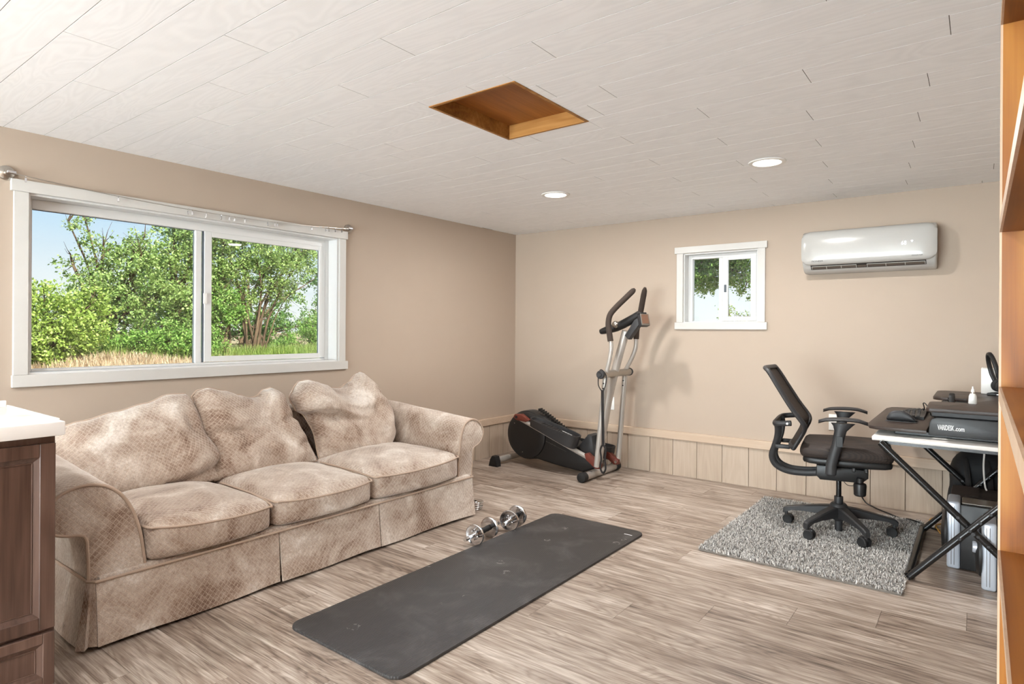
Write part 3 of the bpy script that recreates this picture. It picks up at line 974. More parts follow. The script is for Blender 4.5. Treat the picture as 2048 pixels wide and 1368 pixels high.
# ------------------------------------------------------------------ elliptical trainer
el = thing('elliptical_trainer', 'black and silver elliptical trainer with foam handlebars in the far corner', 'exercise machine', (.75, -.43, 0))
MBk, MSv = M['blackpl'], M['silver']
r_ = MB().cyl((.30, -.665, .047), (.30, -.20, .047), .027, n=20).build('rear_stabilizer', MSv, el)
for y0, y1 in ((-.715, -.655), (-.205, -.145)):
    MB().prism([(.252, 0), (.348, 0), (.342, .05), (.328, .088), (.290, .092), (.268, .06)], 'y', y0, y1, .006).build('foot', M['rubber'], r_)
f_ = MB().cyl((1.20, -.70, .036), (1.20, -.165, .036), .030, n=22).build('front_stabilizer', MSv, el)
for a, b in ((-.735, -.675), (-.19, -.13)):
    MB().cyl((1.20, a, .039), (1.20, b, .039), .0385, n=22, bev=.005).build('end_cap', M['rubber'], f_)
bx('level_mark', (1.185, -.60, .0655), (1.215, -.575, .0668), M['text_grey'], f_)
# shell
cx, cz, R = .505, .268, .213
ang = [math.radians(a) for a in range(62, 292, 8)]
outline = [(cx + R * math.cos(a), cz + R * math.sin(a)) for a in ang] + [(.62, .070), (.85, .040), (1.075, .022), (1.19, .070), (1.205, .115), (1.17, .150), (1.02, .232), (.90, .305), (.78, .385), (.69, .440)]
sh = MB().prism(outline, 'y', -.498, -.362, .018, 3).build('drive_shell', MBk, el)
for y0, d in ((-.498, -1), (-.362, 1)):
    dc = MB().lathe([(0, .022), (.150, .022), (.188, .018), (.200, .010), (.203, .0), (0, 0)], (cx, y0, cz), (0, d, 0), 48).build('disc_cover', M['blackpl'], el)
    for a in (20, 140, 260):
        MB().cyl((cx + .15 * math.cos(math.radians(a)), y0 + d * .0215, cz + .15 * math.sin(math.radians(a))), (cx + .15 * math.cos(math.radians(a)), y0 + d * .0235, cz + .15 * math.sin(math.radians(a))), .004, n=8).build('screw', M['nickel'], dc)
ridge = MB()
for i in range(14):                                 # ribbed spine along the top of the shell
    t = i / 13; x = .60 + .30 * t; z = .492 - .165 * t ** 1.1
    ridge.box((x, -.460, z - .012), (x + .010, -.400, z + .012 - .003 * t), .002, 1)
ridge.build('ribbed_spine', MBk, el)
mk = MB()
for i, (q, w) in enumerate(((0, .010), (.014, .006), (.026, .012), (.044, .008), (.056, .014), (.076, .006), (.086, .010))):
    mk.box((.712 + q, -.4995, .232 - .30 * q), (.712 + q + w, -.4985, .239 - .30 * q))
mk.box((.80, -.4995, .2085), (.92, -.4985, .2105), M=Matrix.Translation((.80, 0, .21)) @ Matrix.Rotation(math.radians(17), 4, 'Y') @ Matrix.Translation((-.80, 0, -.21)))
mk.build('print', M['text_grey'], sh)
# crank joint, pedal beams, pedals
def leg_side(y, sgn, cr, fr, lowx, lowz, px, pz, tilt):
    yp = y + sgn * .035; pz += .012
    beam = MB()
    beam.tube([(cr[0], y, cr[1]), ((cr[0] + fr[0]) / 2, y, (cr[1] + fr[1]) / 2), (fr[0], y, fr[1])], .019, 10).build('pedal_beam', MSv, el)
    MB().prism([(cr[0] - .035, cr[1] + .0), (cr[0] - .02, cr[1] + .028), (cr[0] + .05, cr[1] + .034), (cr[0] + .13, cr[1] - .012), (cr[0] + .10, cr[1] - .03), (cr[0] + .0, cr[1] - .022)], 'y', y - .022, y + .022, .004).build('crank_bracket', M['red'], el)
    MB().cyl((cr[0], y - .026, cr[1] + .006), (cr[0], y + .026, cr[1] + .006), .012, n=14).build('crank_bolt', M['blackpl'], el)
    jb = MB().prism([(fr[0] - .06, fr[1] + .045), (fr[0] - .035, fr[1] + .055), (lowx + .02, lowz + .012), (lowx + .018, lowz - .026), (lowx - .02, lowz - .030), (fr[0] - .045, fr[1] + .0)], 'y', y - .024, y + .024, .004).build('joint_bracket', M['red'], el)
    MB().cyl((lowx, y - .030, lowz - .006), (lowx, y + .030, lowz - .006), .011, n=14).build('joint_bolt', M['nickel'], jb)
    # foot tray: floor and a raised wall that is higher at the toe
    L = .47; w = .078
    out = []
    for i in range(28):
        a = 2 * PI * i / 28
        ca, sa = math.cos(a), math.sin(a)
        out.append((math.copysign(abs(ca) ** .55, ca) * L / 2, math.copysign(abs(sa) ** .6, sa) * w))
    Mt = Matrix.Translation((px, yp, pz)) @ Matrix.Rotation(tilt, 4, 'Y')
    tray = MB()
    P = [[(o[0] * .97, o[1] * .96, -.040 - .045 * max(0, o[0] / L + .25)) for o in out], [(o[0] * 1.02, o[1] * 1.05, .028 + .012 * (o[0] / L)) for o in out], [(o[0] * .985, o[1] * .95, .028 + .012 * (o[0] / L)) for o in out], [(o[0] * .96, o[1] * .90, .002) for o in out]]
    V = [p for row in P for p in row]; n = 28; F = []
    for r in range(3):
        for k in range(n): F.append((r * n + k, r * n + (k + 1) % n, (r + 1) * n + (k + 1) % n, (r + 1) * n + k))
    F.append(tuple(range(n))[::-1]); F.append(tuple(range(3 * n, 4 * n)))
    tray.add(V, F); tray.xf(Mt)
    to = tray.build('pedal', M['darkpl'], el)
    rb = MB()
    for k in range(-5, 8): rb.box((k * .026 - .006, -.045, .001), (k * .026 + .006, .045, .0055))
    rb.xf(Mt); rb.build('tread_ribs', M['rubber'], to)
    MB().box((.05, .035, .004), (.15, .042, .0065)).xf(Mt).build('pedal_mark', M['text_white'], to)
leg_side(-.560, -1, (.455, .425), (1.20, .150), 1.262, .118, .862, .350, math.radians(15.5))
leg_side(-.265, 1, (.58, .12), (1.20, .135), 1.268, .105, .98, .185, math.radians(5))
# mast, shroud, pivot, arms
MB().prism([(1.035, .235), (1.12, .338), (1.16, .330), (1.185, .14), (1.11, .11)], 'y', -.50, -.36, .010, 2).build('mast_shroud', M['darkpl'], el)
MB().tube([(1.172, -.43, .05), (1.21, -.43, .30), (1.268, -.43, .62), (1.335, -.43, .88), (1.425, -.43, 1.185)], [.036, .035, .034, .032, .030], 18).build('mast', MSv, el)
pv = MB().cyl((1.335, -.675, .846), (1.335, -.19, .846), .029, n=24).build('pivot_axle', M['nickel'], el)
for a, b in ((-.690, -.665), (-.195, -.170)):
    MB().lathe([(0, 0), (.014, 0), (.016, .004), (.022, .002), (.031, .004), (.033, .010), (.033, .025), (0, .025)], (1.335, a if a < -.4 else b, .846), (0, 1 if a < -.4 else -1, 0), 24).build('pivot_cap', M['darkpl'], pv)
for y, p0, p1 in ((-.600, (1.342, .865), (1.262, .112)), (-.245, (1.328, .865), (1.268, .100))):
    la = MB().tube([(p0[0], y, p0[1]), (p1[0], y, p1[1])], .0215, 16).build('lower_arm', MSv, el)
    for zz in (.775, .735):
        t = (p0[1] - zz) / (p0[1] - p1[1]); x = p0[0] + (p1[0] - p0[0]) * t
        MB().cyl((x, y - .0235, zz), (x, y - .018, zz), .006, n=10).build('adjust_hole', M['rubber'], la)
near = catmull([(1.345, -.600, .86), (1.372, -.602, .96), (1.388, -.604, 1.05), (1.383, -.606, 1.12)], 5)
MB().tube(near, .0165, 14).build('handlebar', MSv, el)
gn = catmull([(1.383, -.606, 1.105), (1.372, -.606, 1.17), (1.362, -.604, 1.24), (1.372, -.596, 1.31), (1.412, -.575, 1.368), (1.470, -.540, 1.436), (1.536, -.50, 1.512)], 5)
MB().tube(gn, [.0225] * (len(gn) - 2) + [.020, .010], 16).build('foam_grip', M['foam'], el)
far = catmull([(1.330, -.245, .86), (1.385, -.245, .96), (1.42, -.245, 1.05), (1.425, -.246, 1.13)], 5)
MB().tube(far, .0165, 14).build('handlebar', MSv, el)
gf = catmull([(1.425, -.246, 1.12), (1.432, -.248, 1.20), (1.455, -.256, 1.27), (1.490, -.290, 1.37), (1.552, -.355, 1.530)], 5)
MB().tube(gf, [.0225] * (len(gf) - 2) + [.020, .010], 16).build('foam_grip', M['foam'], el)
# console
cb = catmull([(1.205, -.44, 1.178), (1.27, -.44, 1.195), (1.36, -.43, 1.222), (1.46, -.43, 1.268), (1.545, -.43, 1.312)], 4)
co = MB().tube(cb, [.018 + .026 * math.sin(min(1, (i + 2) / 10) * PI / 2) for i in range(len(cb))], 14, flat=.8).build('console', MBk, el)
MB().ball((1.352, -.468, 1.236), (.030, .026, .030), 18, 12).build('pulse_sensor', M['nickel'], co)
MB().prism([(1.432, 1.150), (1.462, 1.118), (1.585, 1.275), (1.525, 1.290)], 'y', -.465, -.395, .004).build('console_bracket', M['darkpl'], co)
Md = Matrix.Translation((1.588, -.455, 1.268)) @ Matrix.Rotation(math.radians(-32), 4, 'Z') @ Matrix.Rotation(math.radians(-16), 4, 'Y')
ds = MB().box((-.022, -.038, -.048), (.022, .038, .048), .004, 2).xf(Md).build('display_housing', M['darkpl'], co)
MB().box((.022, -.037, -.047), (.0245, .037, .047), .001, 1).xf(Md).build('display_bezel', M['nickel'], co)
MB().box((.0245, -.029, -.032), (.0255, .029, .040)).xf(Md).build('display_screen', plain('brown_screen', srgb(120, 88, 70), .25), co)
MB().box((-.020, -.028, .048), (.018, .028, .062), .004, 1).xf(Md).build('display_clip', M['blackpl'], co)
# webbing strap with a loop, hung over the pivot
st = thing('resistance_strap', 'black webbing strap looped over the elliptical pivot, hanging down', 'strap', (1.36, -.685, .09))
MB().tube(catmull([(1.308, -.662, .815), (1.322, -.664, .876), (1.345, -.664, .880), (1.370, -.650, .84), (1.378, -.668, .78), (1.366, -.684, .722)], 5), .0042, 8).build('hook_strand', M['strap'], st)
MB().tube(catmull([(1.308, -.662, .815), (1.318, -.674, .76), (1.352, -.686, .722)], 5), .0042, 8).build('hook_strand', M['strap'], st)
MB().tube([(1.359, -.686, .73), (1.362, -.688, .60), (1.366, -.688, .45), (1.368, -.688, .30)], .0125, 8, flat=.22, up=(0, 1, 0)).build('band', M['strap'], st)
MB().tube(catmull([(1.368, -.688, .31), (1.392, -.689, .27), (1.386, -.690, .20), (1.392, -.690, .13), (1.370, -.690, .095), (1.348, -.690, .13), (1.354, -.690, .20), (1.346, -.689, .27)], 6, True), .0075, 8, closed=True).build('loop', M['strap'], st)

# ------------------------------------------------------------------ rug
rug = thing('shag_rug', 'grey speckled shag rug under the office chair', 'rug', (2.94, -.95, 0))
RX0, RX1, RY0, RY1 = 2.462, 3.392, -1.605, -.305
def rugz(x, y): return .012 + .0025 * nz(x * 5, y * 5, 2)
P = []
for i in range(41):
    P.append([(RX0 + (RX1 - RX0) * i / 40 + .004 * nz(j * .7, i * .1), RY0 + (RY1 - RY0) * j / 40 + .004 * nz(i * .7, j * .1, 5), rugz(i * .02, j * .02)) for j in range(41)])
m = MB().grid(P)
B = [[(p[0], p[1], .001) for p in r] for r in P]
m.grid(B); m.grid([P[0], B[0]]); m.grid([P[40], B[40]]); m.grid([[r[0] for r in P], [r[0] for r in B]]); m.grid([[r[40] for r in P], [r[40] for r in B]])
tr = NT('rug_backing'); tr.P(Base_Color=tr.mix(tr.noise(tr.pos(), 120, 3), srgb(92, 86, 80), srgb(140, 132, 124)), Roughness=.95)
m.build('backing', tr.m, rug)
tp = NT('shag_pile')
ri = tp.n.new('ShaderNodeNewGeometry').outputs['Random Per Island']
tp.P(Base_Color=tp.ramp(ri, [(0.0, srgb(98, 97, 98)), (.18, srgb(158, 155, 152)), (.5, srgb(202, 198, 193)), (.8, srgb(222, 218, 213)), (1.0, srgb(234, 230, 226))]), Roughness=.9)
tp.p.inputs['Specular IOR Level'].default_value = .1
NB = 60000
bxs = rng.uniform(RX0 - .003, RX1 + .003, NB); bys = rng.uniform(RY0 - .003, RY1 + .003, NB)
th = rng.uniform(0, 2 * PI, NB); ln = rng.uniform(.010, .019, NB); le = rng.uniform(.2, .95, NB)
dx, dy = np.cos(th), np.sin(th); wd = rng.uniform(.0016, .0028, NB)
base_z = np.full(NB, .009)
V = np.zeros((NB, 4, 3), 'f')
V[:, 0] = np.stack([bxs - dy * wd, bys + dx * wd, base_z], 1); V[:, 1] = np.stack([bxs + dy * wd, bys - dx * wd, base_z], 1)
tx, ty, tz = bxs + dx * ln * le, bys + dy * ln * le, base_z + ln * np.sqrt(1 - le ** 2 * .8)
V[:, 2] = np.stack([tx + dy * wd * .6, ty - dx * wd * .6, tz], 1); V[:, 3] = np.stack([tx - dy * wd * .6, ty + dx * wd * .6, tz], 1)
def quads_mesh(name, V, mat, parent=None):
    n = V.shape[0]; me = bpy.data.meshes.new(name)
    me.vertices.add(n * 4); me.vertices.foreach_set('co', V.astype('f').ravel())
    me.loops.add(n * 4); me.loops.foreach_set('vertex_index', np.arange(n * 4, dtype='i'))
    me.polygons.add(n); me.polygons.foreach_set('loop_start', np.arange(0, n * 4, 4, dtype='i')); me.polygons.foreach_set('loop_total', np.full(n, 4, 'i'))
    me.update(calc_edges=True); me.materials.append(mat)
    return link(name, me, parent)
pile = quads_mesh('pile', V, tp.m, rug)
pile['kind'] = 'stuff'

# ------------------------------------------------------------------ office chair
CH = Vector((3.010, -.825, 0)); ZR = .016
ch = thing('office_chair', 'black mesh office chair with armrests on the grey rug', 'chair', (CH.x, CH.y, ZR))
A8 = math.radians(8)
def LM(): return Matrix.Translation((3.015, -.80, 0)) @ Matrix.Rotation(A8, 4, 'Z')     # chair axes: x forward, y to its left
mesh_t = NT('chair_mesh')
pos = mesh_t.pos()
wv = mesh_t.math('ADD', mesh_t.math('SINE', mesh_t.math('MULTIPLY', mesh_t.node('ShaderNodeSeparateXYZ', {0: pos}).outputs[2], 1100.0)), mesh_t.math('SINE', mesh_t.math('MULTIPLY', mesh_t.node('ShaderNodeSeparateXYZ', {0: pos}).outputs[1], 1100.0)))
mesh_t.P(Base_Color=mesh_t.mix(mesh_t.math('ADD', mesh_t.math('MULTIPLY', wv, .25), .5), srgb(24, 19, 17), srgb(62, 48, 40)), Roughness=.7)
mesh_t.bump(wv, .3, .001)
MM = mesh_t.m
# base: hub, five arms, five casters
legs = [183, 246, 307, 17, 100]
RB = .285
MB().lathe([(0, .050), (.020, .050), (.020, .062), (.052, .085), (.050, .150), (.038, .166), (0, .166)], (CH.x, CH.y, ZR), (0, 0, 1), 28).build('hub', M['darkpl'], ch)
MB().lathe([(0, .0), (.021, .0), (.021, .07), (0, .07)], (CH.x, CH.y, ZR + .004), (0, 0, 1), 20).build('cylinder_end', M['darkpl'], ch)
for a in legs:
    a = math.radians(a); d = Vector((math.cos(a), math.sin(a), 0)); n = Vector((-d.y, d.x, 0))
    secs = [(.028, .030, .082, .152), (.10, .026, .092, .142), (.18, .022, .092, .126), (.25, .019, .086, .110), (.285, .017, .070, .102), (.302, .013, .060, .090)]
    V = []; F = []
    for (r, w, z0, z1) in secs:
        c = CH + d * r
        for (sx, z) in ((-1, z0), (1, z0), (1, z1 - .006), (.7, z1), (-.7, z1), (-1, z1 - .006)):
            V.append(c + n * (w * sx) + Vector((0, 0, z + ZR)))
    for i in range(len(secs) - 1):
        for k in range(6): F.append((i * 6 + k, i * 6 + (k + 1) % 6, i * 6 + 6 + (k + 1) % 6, i * 6 + 6 + k))
    F.append(tuple(range(6))[::-1]); F.append(tuple(range((len(secs) - 1) * 6, len(secs) * 6)))
    MB().add(V, F).build('base_leg', M['darkpl'], ch)
    c = CH + d * .285 + Vector((0, 0, ZR))
    b = a + {183: 1.5, 246: .25, 307: 1.9, 17: 1.4, 100: .6}[round(math.degrees(a))]
    ax = Vector((math.cos(b), math.sin(b), 0)); fwd = Vector((-ax.y, ax.x, 0))
    c2 = c + fwd * .012
    cs = MB()
    for s in (-1, 1):
        p0 = c2 + ax * (s * .008) + Vector((0, 0, .0285)); p1 = c2 + ax * (s * .026) + Vector((0, 0, .0285))
        cs.lathe([(0, 0), (.028, 0), (.0285, .003), (.0285, .013), (.024, .018), (.010, .016), (0, .016)], p0, p1 - p0, 22)
    co_ = cs.build('caster', M['rubber'], ch)
    MB().cyl(c + Vector((0, 0, .040)), c + Vector((0, 0, .082)), .010, n=12).build('caster_stem', M['darkpl'], co_)
    MB().box((-.014, -.020, .030), (.014, .022, .058), .008, 2).xf(Matrix.Translation(c2) @ Matrix.Rotation(b, 4, 'Z')).build('caster_hood', M['darkpl'], co_)
MB().cyl((CH.x, CH.y, .17), (CH.x, CH.y, .33), .0145, n=20).build('gas_lift', M['blackmetal'], ch)
MB().cyl((CH.x, CH.y, .165), (CH.x, CH.y, .222), .024, n=24, bev=.002).build('lift_sleeve', M['darkpl'], ch)
# mechanism under the seat with its tension knob
MB().prism([(-.128, .345), (-.105, .318), (.11, .322), (.142, .352), (.142, .400), (-.124, .405)], 'y', -.085, .085, .012, 2).xf(LM()).build('tilt_mechanism', M['blackpl'], ch)
MB().lathe([(0, .0), (.026, .0), (.031, .006), (.034, .06), (.031, .07), (.018, .075), (.018, .10), (0, .10)], LM() @ Vector((.100, -.10, .255)), (0, 0, 1), 14).build('tension_knob', M['blackpl'], ch)
MB().tube(catmull([LM() @ Vector(p) for p in ((.01, -.06, .33), (.04, -.09, .305), (.085, -.10, .312))], 5), .002, 6).build('release_cable', M['cable'], ch)
# seat: mesh-topped pan with a waterfall front
def seatdef(p, n):
    p = p.copy()
    rim = max(abs(n.x), abs(n.y))
    if n.z > 0:
        p.z += .016 * n.z * math.exp(-((n.y) / .85) ** 8) - .010 * n.z * max(0, -(n.x + .2)) - .030 * max(0, n.x - .55) ** 1.3
        p.z -= .012 * n.z * math.exp(-(n.y ** 2) / .3) * math.exp(-(n.x ** 2) / .5)
    else: p.z -= .0
    f = 1 - .14 * max(0, n.x) ** 2 - .10 * max(0, -n.x) ** 2
    p.y = p.y * f
    return p
rounded_box((-.205, -.245, .462), (.262, .245, .540), .035, 16, seatdef).xf(LM()).build('seat', MM, ch, smooth=179)
def pandef(p, n):
    p = p.copy(); f = 1 - .14 * max(0, n.x) ** 2 - .10 * max(0, -n.x) ** 2; p.y *= f
    if n.z < 0: p.z -= .022 * (1 - n.x ** 2) * (1 - n.y ** 2)
    return p
rounded_box((-.19, -.235, .432), (.255, .235, .474), .018, 12, pandef).xf(LM()).build('seat_pan', M['blackpl'], ch, smooth=60)
for sx in (.06, .12):
    MB().box((sx, -.20, .405), (sx + .018, .20, .44), .004, 1).xf(LM()).build('seat_rail', M['blackpl'], ch)
# backrest: bent mesh sheet in a frame
prof = [(-.408, .962), (-.385, .930), (-.338, .852), (-.272, .745), (-.222, .675), (-.205, .645), (-.208, .615), (-.235, .560), (-.262, .510)]
pc = catmull([(p[0], 0, p[1]) for p in prof], 4)
W = [.200 + .032 * math.sin(PI * min(1, i / (len(pc) - 1) * 1.25)) for i in range(len(pc))]
P = []; Bk = []
for p, w in zip(pc, W):
    row = []; rb = []
    for j in range(17):
        s = -1 + j / 8
        xx = p.x + .030 * s * s - .004; row.append((xx, s * w, p.z)); rb.append((xx - .008, s * w, p.z))
    P.append(row); Bk.append(rb)
m = MB().grid(P).grid(Bk)
m.xf(LM()).build('backrest_mesh', MM, ch, smooth=179)
loop = [(P[i][0][0] + .0, P[i][0][1], P[i][0][2]) for i in range(len(P))] + [P[-1][j] for j in range(1, 17)] + [P[i][16] for i in range(len(P) - 2, -1, -1)] + [P[0][j] for j in range(15, 0, -1)]
fr = MB().tube(loop, .0165, 10, closed=True, flat=.75).xf(LM()).build('backrest_frame', M['darkpl'], ch)
# curved spine and its brackets
sp = catmull([(-.11, 0, .352), (-.19, 0, .342), (-.28, 0, .345), (-.345, 0, .375), (-.368, 0, .43), (-.352, 0, .49), (-.335, 0, .55), (-.330, 0, .605), (-.335, 0, .640)], 5)
m = MB()
for s in (-1, 1):
    pts = []
    for i, p in enumerate(sp):
        t = i / (len(sp) - 1)
        pts.append((p.x, s * (.045 + .09 * t ** 2), p.z))
    m.tube(pts, .0145, 10, flat=1.35)
spo = m.xf(LM()).build('spine', M['darkpl'], ch)
MB().tube(catmull([(-.250, -.212, .655), (-.325, -.200, .646), (-.345, -.15, .642), (-.348, 0, .640), (-.345, .15, .642), (-.325, .200, .646), (-.250, .212, .655)], 5), .0135, 10, flat=1.2).xf(LM()).build('upper_bracket', M['darkpl'], spo)
for s in (-1, 1):
    MB().box((-.345, s * .115 - .014, .488), (-.262, s * .115 + .014, .512), .006, 2).xf(LM()).build('lower_bracket', M['darkpl'], spo)
    MB().cyl(LM() @ Vector((-.27, s * .222, .653)), LM() @ Vector((-.27, s * .232, .653)), .006, n=10).build('bolt', M['nickel'], spo)
# armrests
for s in (-1, 1):
    y = s * .282
    sec = [(-.042, .028, .400), (-.040, .028, .450), (-.012, .028, .560), (.004, .030, .640), (.014, .046, .668), (.016, .060, .684)]
    V = []; F = []; n = 16
    for (xc, rx, z) in sec:
        for k in range(n):
            a = 2 * PI * k / n
            V.append((xc + rx * math.cos(a), y + .019 * math.sin(a), z))
    for i in range(len(sec) - 1):
        for k in range(n): F.append((i * n + k, i * n + (k + 1) % n, (i + 1) * n + (k + 1) % n, (i + 1) * n + k))
    F.append(tuple(range(n))[::-1]); F.append(tuple(range((len(sec) - 1) * n, len(sec) * n)))
    post = MB().add(V, F).ball((-.042, y, .402), (.0285, .0195, .018), 16, 8).xf(LM()).build('arm_post', M['darkpl'], ch)
    MB().box((-.016, y + s * .0175, .555), (.016, y + s * .0205, .612), .001, 1).xf(LM() @ Matrix.Translation((.0, 0, 0))).build('height_button', M['blackpl'], post)
    MB().box((-.06, min(y, s * .07), .385), (-.02, max(y, s * .07), .412), .006, 2).xf(LM()).build('arm_bracket', M['darkpl'], ch)
    pad = []
    for i in range(15):
        t = i / 14; x = -.105 + .245 * t
        w = .043 * max(.02, 1 - abs(2 * t - 1) ** 4) ** .5
        zc = .694 + .012 * math.sin(PI * t * .9) - .022 * max(0, t - .78) ** 1.2 * 3 - .02 * max(0, .15 - t) * 3
        pad.append((x, w, zc))
    V = []; F = []
    for (x, w, zc) in pad:
        for k in range(12):
            a = 2 * PI * k / 12
            V.append((x, y + w * math.cos(a), zc + .010 * math.sin(a)))
    for i in range(14):
        for k in range(12): F.append((i * 12 + k, i * 12 + (k + 1) % 12, (i + 1) * 12 + (k + 1) % 12, (i + 1) * 12 + k))
    F.append(tuple(range(12))[::-1]); F.append(tuple(range(14 * 12, 15 * 12)))
    MB().add(V, F).xf(LM()).build('arm_pad', M['darkpl'], ch, smooth=60)

# ------------------------------------------------------------------ desk with crossed legs
BM = M['blackmetal']
dk = thing('desk', 'white topped desk on black crossed steel legs by the right wall', 'desk', (3.6, -.75, 0))
DZ = .665
bx('desk_top', (3.237, -1.312, DZ - .020), (3.945, -.110, DZ), M['desktop'], dk, .003, 2)
for yf in (-1.285, -.44): bx('top_rail', (3.27, yf - .012, DZ - .036), (3.92, yf + .012, DZ - .0205), BM, dk)
def leg_bar(name, y, p0, p1, hole_t, ymul):
    o = MB().tube([(p0[0], y, p0[1]), (p1[0], y, p1[1])], .0205, 14, flat=.8).build(name, BM, dk)
    d = Vector((p1[0] - p0[0], 0, p1[1] - p0[1]))
    for t in hole_t:
        c = Vector((p0[0], y, p0[1])) + d * t
        MB().lathe([(0, .0008), (.0045, .0008), (.0045, 0), (.0062, 0), (.0070, .002), (.0070, .006), (0, .006)], c + Vector((0, -.0215, 0)), (0, 1, 0), 14).build('adjust_hole', M['darkpl'], o)
for y in (-1.330, -.445):
    leg_bar('leg', y, (3.275, .640), (3.905, .018), [.50, .56, .62, .68, .74, .80], 1)
    leg_bar('leg', y - .040, (3.405, .018), (3.94, .640), [.36, .43, .50, .57, .64], 1)
MB().cyl((3.648, -1.385, .272), (3.648, -1.31, .272), .008, n=14).build('pivot_bolt', M['darkpl'], dk)
for x in (3.400, 3.91):
    MB().tube(catmull([(x + .012, -1.362, .030), (x, -1.350, .020), (x, -1.30, .0185), (x, -.52, .0185), (x, -.47, .020), (x + .012, -.462, .030)], 4), .0180, 12).build('floor_bar', BM, dk)

# ------------------------------------------------------------------ sit-stand riser on the desk
vd = thing('standing_desk_riser', 'black sit-stand desk riser on top of the white desk', 'desk riser', (3.6, -.75, DZ))
MV = M['vari']
MB().box((3.32, -1.17, DZ + .0005), (3.90, -.22, DZ + .026), .004, 1).build('base_plate', M['blackpl'], vd)
tray = [(3.198, -1.150), (3.215, -1.235), (3.250, -1.262), (3.462, -1.262), (3.462, -.235), (3.250, -.235), (3.215, -.262), (3.198, -.345)]
MB().prism(tray, 'z', DZ + .027, DZ + .044, .004, 2).build('keyboard_tray', MV, vd)
for y0, y1 in ((-1.255, -1.215), (-.285, -.245)):
    pf = [(3.470, DZ + .022), (3.472, DZ + .080), (3.482, DZ + .102), (3.505, DZ + .112), (3.92, DZ + .112), (3.92, DZ + .022)]
    sp_ = MB().prism(pf, 'y', y0, y1, .006, 2).build('side_column', M['blackpl'], vd)
    if y0 < -1:
        for txt, sz, x_, w_, bo_ in (('VARIDESK', .034, 3.506, .066, .0009), ('.com', .030, 3.574, .038, .0009)):
            me = text_mesh(txt, sz, .0004, bold=bo_, width=w_); me.materials.append(M['text_white'])
            t1 = link('lettering', me, sp_); t1.matrix_local = Matrix.Translation((x_, y0 - .0008, DZ + .053)) @ Matrix.Rotation(PI / 2, 4, 'X')
m = MB()
m.box((3.50, -1.20, DZ + .118), (3.92, -.30, DZ + .142), .004, 1); m.box((3.48, -1.24, DZ + .112), (3.90, -1.20, DZ + .150), .004, 1); m.box((3.48, -.30, DZ + .112), (3.90, -.26, DZ + .150), .004, 1)
m.build('lift_arms', M['darkpl'], vd)
ZT = DZ + .160
top = [(3.476, -1.318), (3.462, -1.295), (3.458, -.985), (3.470, -.955), (3.500, -.940), (3.610, -.940), (3.622, -.925), (3.622, -.690), (3.610, -.675), (3.505, -.672), (3.472, -.655), (3.456, -.625), (3.456, -.215), (3.470, -.180), (3.500, -.165), (3.93, -.165), (3.93, -1.318)]
tp_ = MB().prism(top, 'z', ZT - .018, ZT, .003, 2).build('work_surface', MV, vd)
for y in (-1.15, -.42):
    MB().box((3.490, y - .008, ZT - .001), (3.626, y + .008, ZT + .0006), .0004, 1).build('device_slot', M['blackpl'], tp_)

# keyboard, mouse, small things
kb = thing('keyboard', 'dark curved ergonomic keyboard on the riser tray', 'keyboard', (3.35, -.63, DZ + .044))
P = []; Bq = []
for i in range(25):
    s = -1 + i / 12; row = []
    for j in range(9):
        t = j / 8
        row.append((3.262 + .165 * t + .03 * s * s * (1 - t), -.63 + .215 * s, DZ + .047 + .014 * math.sin(t * PI * .6) + .016 * math.exp(-(s / .35) ** 2) * t))
    P.append(row); Bq.append([(p[0], p[1], DZ + .0445) for p in row])
m = MB().grid(P).grid(Bq); m.grid([P[0], Bq[0]]); m.grid([P[24], Bq[24]]); m.grid([[r[0] for r in P], [r[0] for r in Bq]]); m.grid([[r[8] for r in P], [r[8] for r in Bq]])
m.build('keyboard_body', M['blackpl'], kb, smooth=45)
kunit = MB().box((-.0075, -.0075, 0), (.0075, .0075, .006), .0015, 1).build('key', M['darkpl'], kb)
k0_, first = kunit.data, True
for rrow in range(4):
    for c in range(20):
        s = -1 + (c + .5) / 10; t = .32 + rrow * .16
        if abs(s) < .06: continue
        o = kunit if first else link('key', k0_, kb); first = False
        o.location = Vector((3.262 + .165 * t + .03 * s * s * (1 - t), -.63 + .205 * s, DZ + .0465 + .014 * math.sin(t * PI * .6) + .016 * math.exp(-(s / .35) ** 2) * t)) - kb.location
ms = thing('computer_mouse', 'black ergonomic mouse at the near end of the riser tray', 'mouse', (3.335, -.965, DZ + .044))
def msd(p, n):
    p = p.copy(); p.z = DZ + .0445 + (p.z - DZ - .0445) * (1 - .75 * max(0, n.x) ** 1.5 - .45 * max(0, -n.x) ** 3) * (1 - .35 * n.y); return p
rounded_box((3.265, -1.005, DZ + .0445), (3.405, -.925, DZ + .094), .022, 10, msd).build('mouse_shell', M['darkpl'], ms, smooth=179)
MB().cyl((3.37, -.972, DZ + .070), (3.37, -.960, DZ + .070), .009, n=14).build('scroll_wheel', M['rubber'], ms)
MB().box((3.262, -1.008, DZ + .0441), (3.408, -.922, DZ + .0475), .001, 1).build('mouse_sole', M['blackpl'], ms)
cl = MB().tube(catmull([(3.40, -.62, DZ + .055), (3.415, -.635, DZ + .085), (3.412, -.665, DZ + .118), (3.425, -.70, DZ + .120), (3.44, -.71, DZ + .095), (3.45, -.70, DZ + .060), (3.455, -.66, DZ + .050)], 6), .0028, 8).build('mouse_cable', M['cable'])
tag(cl, 'thin black cable looping up behind the keyboard', 'cable')
ph = thing('phone_stand', 'small black device standing in the notch of the riser', 'device', (3.53, -.80, DZ + .115))
